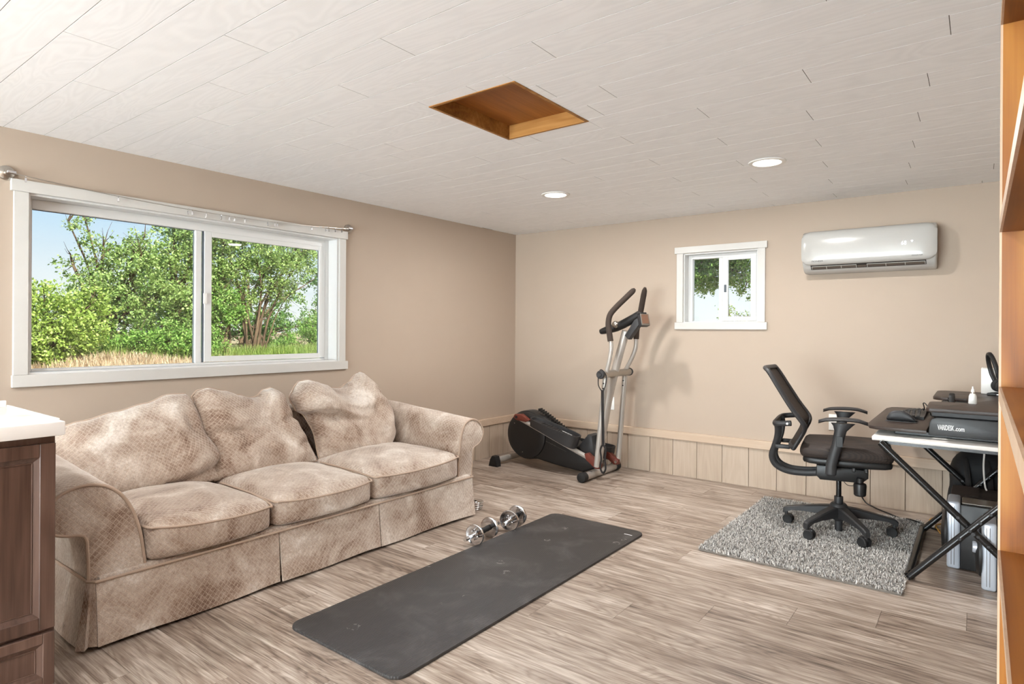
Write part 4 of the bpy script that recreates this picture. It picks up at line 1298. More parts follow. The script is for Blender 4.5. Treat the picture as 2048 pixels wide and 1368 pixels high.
MB().prism([(-.845, DZ + .120), (-.842, DZ + .150), (-.825, DZ + .185), (-.802, DZ + .196), (-.778, DZ + .185), (-.762, DZ + .150), (-.760, DZ + .120)], 'x', 3.535, 3.562, .006, 2).build('device_shell', M['blackpl'], ph)
MB().lathe([(0, 0), (.011, 0), (.013, .003), (0, .003)], (3.5345, -.802, DZ + .160), (-1, 0, 0), 18).build('lens', plain('dark_lens', srgb(26, 34, 44), .1), ph)
bo = thing('glue_bottle', 'small white squeeze bottle with grey collar on the riser', 'bottle', (3.605, -.958, ZT))
MB().lathe([(0, .0005), (.0175, .0005), (.019, .003), (.0165, .040), (.0125, .050), (.010, .053), (0, .053)], (3.640, -.965, ZT), (0, 0, 1), 24).build('bottle_body', M['white'], bo)
MB().lathe([(0, .053), (.0105, .053), (.010, .060), (0, .060)], (3.640, -.965, ZT), (0, 0, 1), 20).build('collar', M['nickel'], bo)
MB().lathe([(0, .060), (.0085, .060), (.006, .075), (.0035, .078), (.0035, .088), (0, .089)], (3.640, -.965, ZT), (0, 0, 1), 20).build('cap', M['white'], bo)
rt = thing('white_box', 'white upright box on the far end of the riser', 'box', (3.74, -.25, ZT))
MB().box((3.673, -.275, ZT + .0005), (3.80, -.195, ZT + .150), .004, 2).build('box_body', M['white'], rt)
bx('box_lid', (3.676, -.272, ZT + .1505), (3.797, -.198, ZT + .153), M['white'], rt)
hs = thing('headset', 'black over-ear headset standing upright beside the white box', 'headset', (3.745, -.34, ZT))
Mh = Matrix.Translation((3.775, -.34, ZT + .004)) @ Matrix.Rotation(math.radians(14), 4, 'Z') @ Matrix.Rotation(math.radians(-13), 4, 'Y')
band = []
for i in range(33):
    a = PI * (-.10 + 1.2 * i / 32)
    band.append((-.012 + .0 * i, .060 * math.cos(a), .150 + .098 * math.sin(a)))
band = [(0, .050, .035)] + band + [(0, -.050, .035)]
MB().tube(band, [.008] * len(band), 8, flat=1.5).xf(Mh).build('headband', M['blackpl'], hs)
for s in (-1, 1):
    MB().lathe([(0, 0), (.030, 0), (.036, .006), (.036, .018), (.026, .026), (0, .027)], Mh @ Vector((0, s * .052, .052)), Mh.to_3x3() @ Vector((0, -s, 0)), 22).build('ear_cup', M['rubber'], hs)
MB().prism([(3.70, -.385), (3.84, -.385), (3.86, -.30), (3.72, -.30)], 'z', ZT + .0005, ZT + .016, .003, 1).build('dock', M['blackpl'], hs)
bx('dock_light', (3.745, -.3865, ZT + .006), (3.775, -.385, ZT + .010), M['led'], hs)

# ------------------------------------------------------------------ under the desk
def tower(label, x0, y0, w, hgt, dep, knob):
    t = thing('computer_tower', label, 'computer', (x0 + .2, y0 + w / 2, 0), 'computer towers under the desk')
    MB().box((x0 + .055, y0 + .004, .004), (x0 + dep, y0 + w - .004, hgt), .006, 2).build('case', M['blackpl'], t)
    MB().box((x0, y0, .0), (x0 + .056, y0 + w, hgt + .012), .012, 3).build('front_frame', M['tower_silver'], t)
    g = MB()
    for q in (.018, .030): g.box((x0 + q, y0 - .0006, .02), (x0 + q + .0022, y0 + .0008, hgt - .01))
    g.build('frame_groove', M['text_grey'], t)
    MB().lathe([(0, .030), (hgt * .30, .022), (hgt * .36, .010), (hgt * .37, 0), (0, 0)], (x0 + .001, y0 + w / 2, hgt * .50), (-1, 0, 0), 36).build('front_door', M['blackpl'], t)
    MB().box((x0 + .060, y0 + .03, hgt), (x0 + dep - .06, y0 + w - .03, hgt + .008), .003, 1).build('top_panel', M['nickel'], t)
    if knob: MB().cyl((x0 - .034, y0 + .03, hgt * .62), (x0 + .004, y0 + .03, hgt * .62), .026, n=22, bev=.004).build('power_knob', M['tower_silver'], t)
tower('black and silver computer tower under the desk, farther from the bookcase', 3.538, -1.062, .185, .325, .40, False)
tower('black and silver computer tower under the desk with a round silver knob, nearest the bookcase', 3.678, -1.300, .185, .300, .33, True)
bp = thing('backpack', 'black backpack slumped under the far end of the desk', 'backpack', (3.66, -.32, 0))
def bpd(p, n):
    p = p.copy(); k = 1 - .25 * max(0, n.z) ** 2
    p.x = 3.67 + (p.x - 3.67) * k + .018 * nz(p.y * 9, p.z * 9, 1); p.y += .018 * nz(p.x * 9, p.z * 9, 4); p.z += .02 * nz(p.x * 8, p.y * 8, 7) * max(0, n.z)
    p.z = max(p.z, .003); return p
rounded_box((3.52, -.42, .003), (3.82, -.16, .475), .07, 14, bpd).build('bag', M['cloth_black'], bp, smooth=60)
rounded_box((3.545, -.475, .05), (3.74, -.405, .30), .03, 8, None).build('front_pocket', M['cloth_black'], bp, smooth=60)
for q in (3.60, 3.70):
    MB().tube(catmull([(q, -.40, .455), (q + .01, -.455, .40), (q + .02, -.485, .30), (q + .02, -.49, .18)], 5), .014, 8, flat=.3).build('shoulder_strap', M['strap'], bp)
bb = thing('cardboard_box', 'dark brown box between the backpack and the computer tower', 'box', (3.68, -.67, 0))
bx('carton', (3.545, -.80, .0005), (3.80, -.56, .318), M['brownbox'], bb, .003, 1)
bx('carton_flap', (3.548, -.80, .3185), (3.67, -.56, .322), M['brownbox'], bb)
def cable(pts, r, mat, name, label, group=None, k=7):
    o = MB().tube(catmull(pts, k), r, 7).build(name, mat)
    return tag(o, label, 'cable', group)
cable([(3.680, -.66, .628), (3.690, -.645, .56), (3.686, -.64, .46), (3.692, -.64, .36), (3.70, -.64, .328)], .0045, M['whitecable'], 'hanging_cable', 'white cable hanging from under the white desk')
cable([(3.660, -.70, .628), (3.672, -.70, .60), (3.70, -.69, .57), (3.74, -.66, .585), (3.76, -.64, .628)], .004, M['text_grey'], 'hanging_cable', 'grey cable looped under the white desk')
cable([(3.72, -.62, .628), (3.74, -.61, .58), (3.77, -.60, .50), (3.80, -.55, .44), (3.82, -.50, .40)], .004, M['yellow'], 'hanging_cable', 'orange-yellow cable hanging behind the desk legs')
cable([(2.866, -.010, .520), (2.89, -.032, .46), (2.93, -.042, .33), (2.98, -.045, .16), (3.04, -.055, .035), (3.10, -.085, .007), (3.20, -.19, .0055), (3.275, -.262, .0055), (3.315, -.315, .022), (3.36, -.355, .026), (3.43, -.365, .0065), (3.52, -.44, .0065)], .0045, M['cable'], 'extension_cord', 'black power cord running from the wall outlet across the floor to the desk')
cable([(3.52, -.505, .006), (3.47, -.37, .006), (3.425, -.25, .006), (3.425, -.15, .006), (3.46, -.09, .006), (3.50, -.12, .006), (3.50, -.22, .009), (3.46, -.33, .012), (3.50, -.52, .008)], .0035, M['yellow'], 'floor_cable', 'yellow cable coiled on the floor under the desk')
ps = thing('power_strip', 'white plug strip on the floor beside the rug', 'power strip', (3.46, -.30, 0))
MB().box((3.418, -.345, .0005), (3.455, -.275, .024), .005, 2).build('strip_body', M['white'], ps)
bx('switch', (3.428, -.338, .0242), (3.444, -.322, .028), M['red'], ps, .001, 1)

# ------------------------------------------------------------------ yoga mat
ym = thing('yoga_mat', 'dark grey ribbed exercise mat with dusty marks on the floor before the sofa', 'mat', (1.80, -2.5, 0))
def rrect(x0, x1, y0, y1, r, n=8):
    out = []
    for (cx_, cy_, a0) in ((x1 - r, y1 - r, 0), (x0 + r, y1 - r, 90), (x0 + r, y0 + r, 180), (x1 - r, y0 + r, 270)):
        for i in range(n + 1):
            a = math.radians(a0 + 90 * i / n); out.append((cx_ + r * math.cos(a), cy_ + r * math.sin(a)))
    return out
t = NT('ribbed_foam')
pos = t.pos(); sx = t.node('ShaderNodeSeparateXYZ', {0: pos})
rib = t.math('SINE', t.math('MULTIPLY', sx.outputs[0], 2 * PI / .0085))
dust = t.noise(pos, 2.3, 4, .6, .5)
spots = t.n.new('ShaderNodeTexVoronoi'); spots.inputs['Scale'].default_value = 8.0
t.set(spots.inputs['Vector'], t.map(pos, (1, 1, 1)))
ringv = t.math('ABSOLUTE', t.math('SUBTRACT', spots.outputs['Distance'], .18))
ring = t.math('LESS_THAN', ringv, .035)
brk = t.math('GREATER_THAN', t.noise(pos, 40, 3, .7), .52)
keep = t.math('GREATER_THAN', t.node('ShaderNodeSeparateColor', {0: spots.outputs['Color']}).outputs[0], .45)
mark = t.math('MULTIPLY', t.math('MULTIPLY', ring, brk), keep)
c = t.mix(dust, srgb(41, 38, 37), srgb(68, 64, 62))
sm_ = t.n.new('ShaderNodeMapRange'); t.set(sm_.inputs[0], t.noise(pos, 5.0, 5, .65, .6)); sm_.inputs[1].default_value = .50; sm_.inputs[2].default_value = .78
smear = t.math('MULTIPLY', sm_.outputs[0], t.noise(pos, 75, 3, .7))
c = t.mix(t.math('MULTIPLY', smear, .55), c, srgb(142, 138, 136))
c = t.mix(t.math('MULTIPLY', mark, .6), c, srgb(158, 154, 150))
c = t.mix(t.math('MULTIPLY', t.math('ADD', t.math('MULTIPLY', rib, .5), .5), .22), c, srgb(34, 32, 32))
t.P(Base_Color=c, Roughness=.52)
t.p.inputs['Specular IOR Level'].default_value = .45
t.bump(rib, .55, .0012)
MB().prism(rrect(1.484, 2.121, -3.468, -1.545, .055), 'z', .0005, .0125, .003, 2).build('mat_sheet', t.m, ym)
bx('label_dash', (2.035, -1.648, .01255), (2.085, -1.640, .0128), M['text_white'], ym)

# ------------------------------------------------------------------ dumbbells and spare plates
def dumbbell(label, c, ang, r, half, gap):
    d = thing('dumbbell', label, 'dumbbell', (c[0], c[1], 0), 'chrome dumbbells')
    Mx = Matrix.Translation((c[0], c[1], r)) @ Matrix.Rotation(ang, 4, 'Z')
    ax = Mx.to_3x3() @ Vector((0, 1, 0)); P0 = Mx.translation
    prof = [(0, 0)]
    n = 30
    for i in range(n + 1): prof.append((.0105 + (.0012 if i % 2 else 0), half * 2 * i / n))
    prof.append((0, half * 2))
    MB().lathe(prof, P0 - ax * half, ax, 16).build('bar', M['chrome'], d)
    MB().lathe([(0, 0), (.015, 0), (.0165, .01), (.0145, .03), (.0165, gap), (.0145, 2 * gap - .03), (.0165, 2 * gap - .01), (.015, 2 * gap), (0, 2 * gap)], P0 - ax * gap, ax, 20).build('grip', M['rubber'], d)
    for s in (-1, 1):
        p = P0 + ax * (s * (gap + .002))
        MB().lathe([(.012, 0), (r - .008, 0), (r - .003, .002), (r, .004), (r, .011), (r - .003, .013), (r - .006, .0125), (r - .010, .010), (.022, .010), (.020, .013), (.012, .013)], p, ax * s, 40).build('plate', M['chrome'], d)
        nut = MB()
        q = p + ax * (s * .0135)
        nut.lathe([(.011, 0), (.019, 0), (.019, .016), (.011, .016)], q, ax * s, 20)
        e1_ = ax.cross(Vector((0, 0, 1))).normalized(); e2_ = ax.cross(e1_)
        for k in range(5):
            a = 2 * PI * k / 5 + .3
            o_ = e1_ * math.cos(a) + e2_ * math.sin(a)
            nut.cyl(q + o_ * .022 + ax * (s * .003), q + o_ * .022 + ax * (s * .013), .0065, n=10)
        nut.build('star_collar', M['chrome'], d)
dumbbell('chrome dumbbell on the floor, the one nearer the camera', (1.450, -2.222), math.radians(7), .058, .172, .066)
dumbbell('chrome dumbbell on the floor touching the edge of the mat, farther from the camera', (1.447, -1.930), math.radians(13), .061, .140, .050)
for i in range(4):
    o = MB().lathe([(.012, 0), (.050, 0), (.055, .002), (.056, .005), (.056, .010), (.054, .0125), (.050, .0125), (.046, .010), (.022, .010), (.020, .0125), (.012, .0125), (.012, 0)], (1.000 + .003 * (i % 2), -1.772 + .002 * i, .0005 + i * .0128), (0, 0, 1), 36).build('weight_plate', M['chrome'])
    tag(o, ['chrome weight plate at the bottom of the stack beside the sofa', 'chrome weight plate second from the bottom of the stack beside the sofa', 'chrome weight plate second from the top of the stack beside the sofa', 'chrome weight plate on top of the stack beside the sofa'][i], 'weight plate', 'spare weight plates')

# ------------------------------------------------------------------ air conditioner
ac = thing('air_conditioner', 'white wall-mounted air conditioner showing 68, on the back wall', 'air conditioner', (3.05, -.10, 1.60))
AX0, AX1 = 2.658, 3.450
prof = [(-.001, 1.600), (-.001, 1.897), (-.06, 1.898), (-.135, 1.888), (-.168, 1.868), (-.172, 1.75), (-.168, 1.672), (-.160, 1.652), (-.118, 1.612), (-.085, 1.600)]
MB().prism(prof, 'x', AX0 + .004, AX1 - .004, .014, 3).build('body', M['acwhite'], ac)
# front panel: rounded corners, gently bowed
rows_ = []; NX, NZ_ = 40, 20
z0_, z1_ = 1.652, 1.889
P = []; Bq = []
for i in range(NX + 1):
    u = -1 + 2 * i / NX; row = []; rb = []
    for j in range(NZ_ + 1):
        v = -1 + 2 * j / NZ_
        # squircle mapping keeps the outline a rounded rectangle
        a, b = u, v
        rx, rz = .045 / ((AX1 - AX0) / 2), .045 / ((z1_ - z0_) / 2)
        xx = a * (1 - (rx * .35) * max(0, (abs(b) - (1 - rz)) / rz) ** 2) ; zz = b * (1 - (rz * .35) * max(0, (abs(a) - (1 - rx)) / rx) ** 2)
        x = (AX0 + AX1) / 2 + xx * (AX1 - AX0) / 2; z = (z0_ + z1_) / 2 + zz * (z1_ - z0_) / 2
        e = max(abs(a) ** 14, abs(b) ** 9)
        y = -.194 + .020 * e + .012 * max(0, b) ** 3 + .004 * b * b
        row.append((x, y, z)); rb.append((x, -.160 if z < 1.87 else -.140, z))
    P.append(row); Bq.append(rb)
m = MB().grid(P).grid(Bq); m.grid([P[0], Bq[0]]); m.grid([P[NX], Bq[NX]]); m.grid([[r[0] for r in P], [r[0] for r in Bq]]); m.grid([[r[NZ_] for r in P], [r[NZ_] for r in Bq]])
fp = m.build('front_panel', M['acwhite'], ac, smooth=50, weld=.0003)
# outlet slot with louvers (sloping underside)
def slot_box(x0, x1, t0, t1, out0, out1):
    a = Vector((0, -.165, 1.657)); b = Vector((0, -.118, 1.612)); d = b - a; n = Vector((0, d.z, -d.y)).normalized()
    if n.y > 0: n = -n
    q = []
    for x in (x0, x1):
        for t in (t0, t1):
            for o in (out0, out1):
                p = a + d * t + n * o; q.append((x, p.y, p.z))
    return q, [(0, 1, 3, 2), (4, 6, 7, 5), (0, 4, 5, 1), (2, 3, 7, 6), (0, 2, 6, 4), (1, 5, 7, 3)]
MB().add(*slot_box(2.716, 3.392, .02, .70, -.004, .0015)).build('outlet_slot', M['acdark'], ac, smooth=0)
for xa, xb, parts in ((2.724, 2.998, 3), (3.062, 3.386, 3)):
    lv = MB().add(*slot_box(xa, xb, .26, .60, .0016, .0030)).build('louver', M['louver'], ac, smooth=0)
    fm = MB()
    for k in range(parts + 1):
        x = xa + (xb - xa) * k / parts; fm.add(*slot_box(x - .0018, x + .0018, .24, .62, .0020, .0045))
    fm.add(*slot_box(xa, xb, .22, .27, .0020, .0045)); fm.build('louver_frame', M['acwhite'], lv, smooth=0)
MB().add(*slot_box(3.005, 3.055, .34, .58, .0016, .0040)).build('louver_motor', M['louver'], ac, smooth=0)
def ac_text(txt, x, z, size, y, mat, sx=1.0):
    me = text_mesh(txt, size, .0003); me.materials.append(mat)
    o = link('lettering', me, fp); o.matrix_local = Matrix.Translation((x, y, z)) @ Matrix.Rotation(PI / 2, 4, 'X') @ Matrix.Diagonal((sx, 1, 1, 1))
ac_text('PIONEER', 2.728, 1.672, .0175, -.1905, M['text_grey'], 1.05)
ac_text('INVERTER', 3.316, 1.677, .0135, -.1905, M['text_grey'], 1.0)
ac_text('68', 3.258, 1.752, .036, -.1955, M['led'], .85)
MB().add([(3.311, -.1952, 1.776), (3.318, -.1952, 1.780), (3.325, -.1952, 1.776), (3.318, -.1952, 1.764), (3.311, -.1946, 1.776), (3.318, -.1946, 1.780), (3.325, -.1946, 1.776), (3.318, -.1946, 1.764)], [(0, 1, 2, 3), (4, 7, 6, 5), (0, 4, 5, 1), (1, 5, 6, 2), (2, 6, 7, 3), (3, 7, 4, 0)]).build('indicator', M['led'], fp, smooth=0)

# ------------------------------------------------------------------ wall plates
def plate(label, x, z, toggles):
    p = thing('outlet_plate', label, 'outlet', (x, 0, z))
    MB().box((x - .035, -.0065, z - .057), (x + .035, -.0006, z + .057), .002, 2).build('cover', M['white'], p)
    for dz in (-.020, .020):
        s = MB().box((x - .016, -.0080, z + dz - .013), (x + .016, -.0064, z + dz + .013), .0015, 1).build('socket', M['white'], p)
        MB().box((x - .007, -.0084, z + dz - .004), (x - .005, -.0080, z + dz + .005)).box((x + .005, -.0084, z + dz - .004), (x + .007, -.0080, z + dz + .005)).build('slots', M['rubber'], s)
plate('white wall outlet behind the office chair armrest', 2.845, .545, 2)
plate('white wall outlet behind the elliptical mast', 1.066, .545, 2)

# ------------------------------------------------------------------ curtain wire over the wide window
cw = thing('curtain_wire', 'thin steel curtain wire on round mounts above the wide window', 'curtain wire', (.03, -3.02, 1.90))
def wz(y):
    t = (y + 4.0) / 1.955
    return 1.910 - .043 * 4 * t * (1 - t)
for y, s in ((-4.012, 1), (-2.036, -1)):
    mo = MB().lathe([(0, 0), (.030, 0), (.034, .003), (.034, .010), (.030, .014), (.012, .018), (.012, .040), (0, .042)], (.0006, y, 1.914), (1, 0, 0), 32).build('mount', M['nickel'], cw)
    MB().box((.030, y - .007, 1.906), (.056, y + s * .030 if s > 0 else y + .007, 1.920), .003, 1).build('cable_clamp', M['chrome'], mo) if s > 0 else MB().box((.030, y - .030, 1.906), (.056, y + .007, 1.920), .003, 1).build('cable_clamp', M['chrome'], mo)
MB().tube([(.048, -3.99 + 1.93 * i / 40, wz(-3.99 + 1.93 * i / 40)) for i in range(41)], .0019, 6).build('wire', M['nickel'], cw)
cy_ = [-3.947, -3.551, -3.190, -3.168, -3.087, -2.998, -2.948, -2.914, -2.849, -2.695, -2.645, -2.628, -2.371, -2.258, -2.233, -2.179, -2.124]
cm_ = None
for i, y in enumerate(cy_):
    z = wz(y)
    if cm_ is None:
        m = MB().tube([(.048 + .006 * math.cos(a), 0, -.0 + .006 * math.sin(a)) for a in [2 * PI * k / 12 for k in range(12)]], .0011, 5, closed=True)
        m.box((.046, -.004, -.026), (.0475, .004, -.006), .0005, 1).box((.0495, -.004, -.026), (.051, .004, -.006), .0005, 1).cyl((.0465, -.005, -.010), (.0465, .005, -.010), .002, n=8)
        o = m.build('curtain_clip', M['chrome']); cm_ = o.data
    else:
        o = link('curtain_clip', cm_)
    o.location = (0, y, z - .002); o.rotation_euler = (0, 0, 0)
    o.matrix_world = Matrix.Translation((.048, y, z - .003)) @ Matrix.Rotation(random.uniform(-.7, .7), 4, 'Z') @ Matrix.Translation((-.048, 0, 0))
    tag(o, 'tiny metal curtain clip hanging on the wire above the wide window', 'clip', 'curtain clips on the wire')

# ------------------------------------------------------------------ outdoors: ground, grass, shrubs and trees
def gz(x, y):
    if x < -.14:
        t = min(-x, 9.0)
        z = .18 + .078 * t if t < 6 else .648 + .03 * (t - 6)
        z += .13 * math.exp(-((x + 5.7) / .7) ** 2 - ((y + 1.45) / .75) ** 2)
        k = 1 / (1 + math.exp(max(-60, min(60, -(x + .7) * 14))))
        return z * (1 - k) + (-.15) * k
    return -.15
xs = [-60, -40, -25, -16, -12] + [-10 + .3 * i for i in range(35)] + [1, 3, 6, 10, 18, 30, 60]
ys = [-60, -30, -18, -12] + [-9 + .45 * i for i in range(41)] + [12, 18, 30, 60]
tg = NT('dry_soil_and_grass'); pos = tg.pos()
tg.P(Base_Color=tg.mix(tg.noise(pos, 1.6, 4), tg.mix(tg.noise(pos, 9, 4), srgb(122, 98, 78), srgb(160, 134, 110)), tg.mix(tg.noise(pos, 14, 3), srgb(98, 104, 60), srgb(142, 128, 88))), Roughness=.95)
P = [[(x, y, gz(x, y) + (.02 * nz(x * 2, y * 2) if x < -.6 else 0)) for y in ys] for x in xs]
# leave the house footprint open so the ground does not cut through the room
g = MB()
for i in range(len(xs) - 1):
    for j in range(len(ys) - 1):
        g.add([P[i][j], P[i + 1][j], P[i + 1][j + 1], P[i][j + 1]], [(0, 1, 2, 3)])
ground = struct(g.build('ground', tg.m, weld=.0005, smooth=60), 'dry grassy ground outside')

def leaf_mat(name, c0, c1, c2):
    t = NT(name)
    ri = t.n.new('ShaderNodeNewGeometry').outputs['Random Per Island']
    col = t.ramp(ri, [(0, c0), (.5, c1), (1, c2)])
    t.P(Base_Color=col, Roughness=.5)
    t.p.inputs['Specular IOR Level'].default_value = .3
    tl = t.node('ShaderNodeBsdfTranslucent', {0: col})
    mx = t.node('ShaderNodeMixShader', {0: .38, 1: t.p.outputs[0], 2: tl.outputs[0]})
    t.l.new(mx.outputs[0], t.out.inputs[0])
    return t.m
LM_ = [leaf_mat('leaf_yellow_green', srgb(122, 146, 58), srgb(158, 180, 86), srgb(194, 206, 124)),
       leaf_mat('leaf_mid_green', srgb(104, 130, 68), srgb(144, 168, 92), srgb(186, 202, 134)),
       leaf_mat('leaf_deep_green', srgb(72, 108, 52), srgb(108, 146, 72), srgb(150, 182, 104)),
       leaf_mat('leaf_bright_green', srgb(84, 124, 50), srgb(124, 164, 72), srgb(172, 200, 114))]
MBARK = wood('bark', srgb(62, 50, 40), srgb(96, 78, 62), srgb(128, 108, 88), 'z', .9, 2.0, 1.0, .4, .1)
def leaves(name, blobs, mat, parent, per, size):
    C = []; out = []
    for (x, y, z, r, d) in blobs:
        n = int(per * d * (r / .45) ** 2)
        v = rng.normal(size=(n, 3)); v /= np.linalg.norm(v, axis=1)[:, None]
        # leaves gather in sprigs so that gaps of sky stay open
        ns = max(4, n // 22)
        sv = rng.normal(size=(ns, 3)); sv /= np.linalg.norm(sv, axis=1)[:, None]
        sc = sv * (rng.random((ns, 1)) ** .42) * r * np.array([1, 1.0, .82])
        pick = rng.integers(0, ns, n)
        c = sc[pick] + v * rng.random((n, 1)) * .11 + np.array([x, y, z])
        C.append(c)
    C = np.concatenate(C); n = len(C)
    d = rng.normal(size=(n, 3)); d[:, 2] -= .25; d /= np.linalg.norm(d, axis=1)[:, None]
    u = rng.normal(size=(n, 3)); u[:, 2] *= .4; u -= (u * d).sum(1)[:, None] * d; u /= np.linalg.norm(u, axis=1)[:, None]
    L = (size * rng.uniform(.65, 1.3, n))[:, None]; Wd = L * .30
    V = np.stack([C - d * L * .5, C + u * Wd - d * L * .05, C + d * L * .5, C - u * Wd - d * L * .05], 1)
    return quads_mesh(name, V, mat, parent)
def plant(name, label, cat, base, blobs, mat, per=1500, size=.062, trunk=.035, stems=1, group=None, twigs=9, fork=None):
    per = int(per * 1.7); size *= .78
    bz = gz(base[0], base[1])
    b = Vector((base[0], base[1], bz - .03))
    t = thing(name, label, cat, b, group)
    foli = leaves('foliage', blobs, mat, t, per, size); foli['kind'] = 'stuff'
    br = MB()
    if fork: br.tube([b, b.lerp(Vector(fork), .5) + Vector((.02, 0, 0)), Vector(fork)], [trunk * 1.5, trunk * 1.25, trunk * 1.05], 8)
    for i, (x, y, z, r, d) in enumerate(blobs):
        c = Vector((x, y, z))
        s = b + Vector((random.uniform(-.06, .06), random.uniform(-.10, .10) * stems, 0))
        if fork: s = Vector(fork)
        h = c - s
        pts = [s, s + Vector((h.x * .15 + random.uniform(-.06, .06), h.y * .18 + random.uniform(-.06, .06), h.z * .35)), s + Vector((h.x * .5 + random.uniform(-.08, .08), h.y * .5, h.z * .7)), c, c + Vector((random.uniform(-.1, .1), h.y * .15, r * .6))]
        pl = catmull(pts, 3); n = len(pl)
        br.tube(pl, [trunk * (1 - .85 * k / (n - 1)) * (1 if i < 3 * stems else .55) for k in range(n)], 6)
        for k in range(int(twigs * d) + 2):
            a = pl[random.randrange(n // 2, n)]
            v = Vector((random.gauss(0, 1), random.gauss(0, 1), random.gauss(.35, .8))).normalized() * r * random.uniform(.6, 1.25)
            br.tube([a, a + v * .5 + Vector((0, 0, random.uniform(-.04, .06))), a + v], [trunk * .18 + .002, .0035, .0015], 4)
    br.build('branches', MBARK, t, smooth=60, recalc=False)
    return t
G1 = 'shrubs and trees outside the wide window'
plant('shrub', 'yellow-green shrub at the left edge of the wide window view', 'shrub', (-6.1, -2.15),
      [(-6.0, -2.55, 1.05, .42, 1.2), (-6.1, -2.15, 1.45, .40, 1.1), (-6.0, -1.85, 1.15, .42, 1.2), (-5.9, -2.25, .95, .36, 1.2), (-6.2, -2.75, 1.45, .38, 1.0), (-6.1, -1.65, 1.50, .32, .8), (-6.2, -2.3, 1.68, .22, .4)], LM_[0], 1900, .058, .03, 2, G1)
plant('tree', 'tall loose green tree with bare top twigs in the left window pane', 'tree', (-6.8, -1.15),
      [(-6.7, -1.35, 1.75, .40, 1.0), (-6.7, -.85, 2.05, .44, 1.0), (-6.8, -1.25, 2.30, .34, .7), (-6.8, -.75, 2.48, .30, .7), (-6.6, -1.0, 1.45, .42, 1.0), (-6.9, -1.60, 2.10, .26, .35), (-6.9, -1.62, 2.62, .20, .30), (-6.9, -1.45, 2.78, .16, .25), (-6.6, -.55, 1.7, .36, 1.0), (-6.6, -1.4, 1.15, .36, 1.1)], LM_[1], 1700, .060, .05, 2, G1, 16)
plant('tree', 'dense green tree against the centre frame of the wide window', 'tree', (-7.0, -.15),
      [(-6.9, -.25, 2.25, .46, 1.0), (-6.9, .15, 2.65, .42, 1.0), (-6.9, .35, 2.05, .46, 1.0), (-7.0, -.15, 2.88, .30, .7), (-6.8, -.1, 1.65, .45, 1.1), (-6.8, .35, 1.45, .42, 1.0), (-6.7, -.35, 1.15, .40, 1.2), (-7.1, .6, 2.8, .40, 1.0), (-6.6, .15, 1.0, .34, 1.2)], LM_[1], 1700, .062, .05, 2, G1)
plant('shrub', 'low bright green undergrowth beside the dry grass mound', 'shrub', (-6.3, -.75),
      [(-6.2, -.95, .98, .30, 1.2), (-6.2, -.55, 1.02, .34, 1.2), (-6.1, -.20, .92, .28, 1.2), (-6.3, -1.3, .95, .26, 1.1), (-6.3, .15, .95, .28, 1.1)], LM_[3], 1900, .050, .02, 2, G1)
plant('tree', 'multi-stemmed tree in the middle of the right window pane', 'tree', (-6.9, 1.30),
      [(-6.9, .65, 2.25, .46, 1.0), (-6.9, 1.25, 2.55, .50, 1.0), (-6.9, 1.85, 2.35, .46, .9), (-7.0, 1.0, 2.95, .46, .9), (-7.0, 1.75, 2.95, .40, .6), (-6.8, .45, 1.70, .36, 1.0), (-6.9, 1.55, 1.95, .38, .7), (-7.0, 2.3, 2.6, .40, .7), (-6.8, .55, 2.8, .40, .9), (-7.2, 2.45, 3.0, .40, .6), (-7.0, 1.1, 1.75, .34, .6), (-7.1, 2.1, 1.9, .30, .5)], LM_[1], 1700, .060, .026, 3, G1, 20)
plant('tree', 'leafy young tree leaning at the left of the right window pane', 'tree', (-6.6, .55),
      [(-6.5, .35, 1.35, .28, 1.0), (-6.5, .62, 1.45, .26, 1.0), (-6.6, .50, 1.75, .30, .9), (-6.5, .20, 1.62, .26, .8)], LM_[3], 1500, .058, .030, 2, G1)
plant('shrub', 'round green bush at the right edge of the wide window view', 'shrub', (-7.3, 2.75),
      [(-7.3, 2.70, 1.15, .34, 1.2), (-7.3, 3.05, 1.35, .36, 1.2), (-7.3, 2.95, .95, .34, 1.2), (-7.4, 3.3, 1.7, .4, 1.0), (-7.3, 2.2, .92, .26, .9)], LM_[3], 1700, .052, .03, 2, G1)
plant('tree', 'pale distant tree seen through the stems in the right window pane', 'tree', (-11.0, 3.4),
      [(-11, 2.6, 2.2, .7, .6), (-11, 3.4, 2.8, .7, .5), (-11, 4.3, 3.2, .7, .45), (-11, 2.0, 3.1, .7, .7), (-11, 3.2, 1.7, .5, .5), (-11, 4.6, 2.1, .5, .35), (-11, 5.2, 3.4, .6, .35), (-11, 1.2, 2.4, .7, .8), (-11, .6, 1.7, .6, .8), (-11, 4.0, 1.5, .6, .5), (-11, 5.4, 2.6, .6, .4), (-11, 2.6, 3.6, .6, .5)], LM_[2], 800, .085, .06, 2, G1, 14)
plant('shrub', 'shaded shrubs standing behind the loose trees', 'shrub', (-9.0, .4),
      [(-9, -.9, 1.4, .6, .8), (-9, -.1, 1.6, .6, .9), (-9, .8, 1.5, .6, .9), (-9, 1.6, 1.3, .55, .8), (-9, 2.4, 1.2, .45, .8), (-9, -1.7, 1.3, .5, .7), (-9, 3.2, 1.15, .5, .8), (-9, 4.0, 1.3, .5, .7), (-9, .4, 1.0, .5, .9), (-9, 1.4, .95, .45, .9), (-9, 2.8, .9, .4, .8)], LM_[2], 1100, .070, .04, 3, G1)
G2 = 'trees outside the small window'
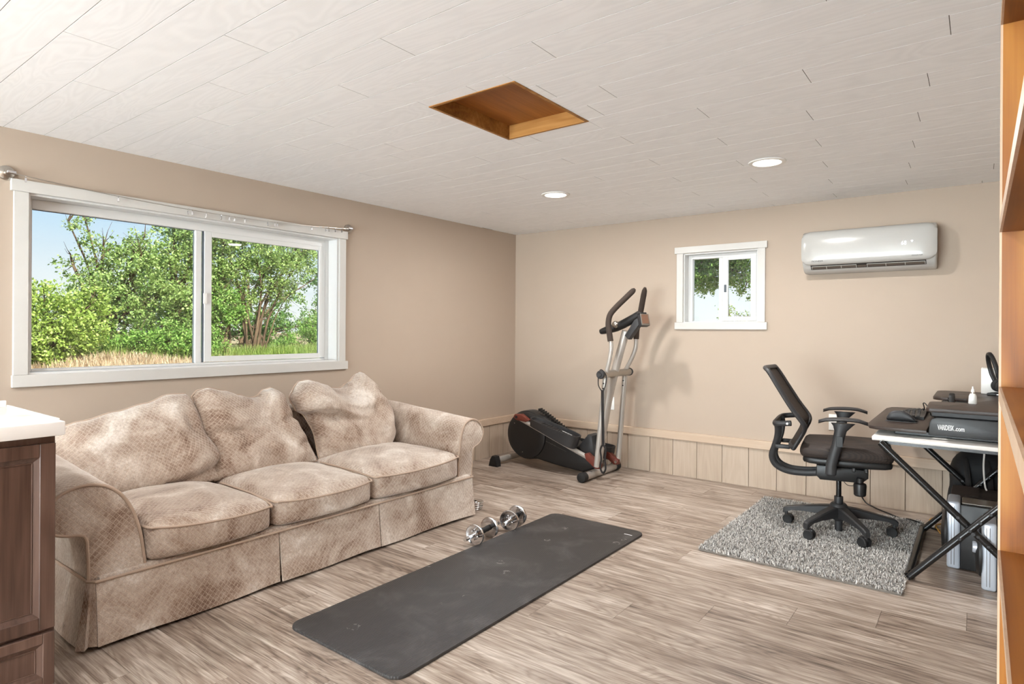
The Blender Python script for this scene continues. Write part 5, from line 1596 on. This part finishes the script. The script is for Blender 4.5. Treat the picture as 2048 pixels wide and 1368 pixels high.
plant('tree', 'broad green tree with a grey trunk outside the small window', 'tree', (.22, 5.6),
      [(-.25, 5.4, 2.45, .48, 1.2), (.30, 5.3, 2.55, .50, 1.2), (.85, 5.4, 2.50, .50, 1.2), (.1, 5.2, 2.05, .30, 1.0), (.75, 5.3, 2.00, .34, .8), (1.35, 5.5, 2.4, .45, 1.0), (-.05, 5.5, 2.9, .5, 1.0), (.75, 5.5, 2.95, .5, 1.0), (-.15, 5.3, 2.10, .34, 1.1), (.40, 5.3, 2.20, .34, 1.2), (1.0, 5.4, 2.1, .32, 1.0)], LM_[3], 2100, .055, .045, 1, G2, 12, fork=(.30, 5.4, 2.05))
plant('shrub', 'low light green bush at the foot of the small window view', 'shrub', (.75, 6.2),
      [(.55, 6.1, 1.30, .26, 1.0), (.85, 6.1, 1.42, .28, 1.0), (.25, 6.1, 1.22, .24, .9), (1.0, 6.2, 1.2, .3, 1.0), (.1, 6.2, 1.5, .22, .3), (.62, 6.1, 1.75, .2, .25)], LM_[0], 1500, .050, .03, 2, G2)
# grass
def blades(name, label, n, box, hgt, mat, cond=None):
    x = rng.uniform(box[0], box[1], n); y = rng.uniform(box[2], box[3], n)
    z = np.array([gz(a, b) for a, b in zip(x, y)])
    th = rng.uniform(0, 2 * PI, n); h = rng.uniform(.4, 1.0, n) * hgt; le = rng.uniform(.1, .9, n) * h
    w = .0045; dx, dy = np.cos(th), np.sin(th)
    V = np.stack([np.stack([x - dy * w, y + dx * w, z - .01], 1), np.stack([x + dy * w, y - dx * w, z - .01], 1), np.stack([x + dx * le + dy * w * .3, y + dy * le - dx * w * .3, z + h], 1), np.stack([x + dx * le - dy * w * .3, y + dy * le + dx * w * .3, z + h], 1)], 1)
    o = quads_mesh(name, V, mat); o['kind'] = 'stuff'; o['label'] = label; o['category'] = 'grass'
dryg = leaf_mat('dry_grass_blade', srgb(164, 136, 110), srgb(202, 176, 146), srgb(222, 202, 176))
greeng = leaf_mat('green_grass_blade', srgb(92, 122, 44), srgb(136, 158, 74), srgb(176, 186, 110))
blades('dry_grass', 'dry straw-coloured grass on the mound outside the wide window', 14000, (-6.2, -3.6, -3.4, .6), .13, dryg)
blades('green_grass', 'green grass at the foot of the shrubs outside', 9000, (-7.4, -5.9, -3.0, 3.4), .26, greeng)
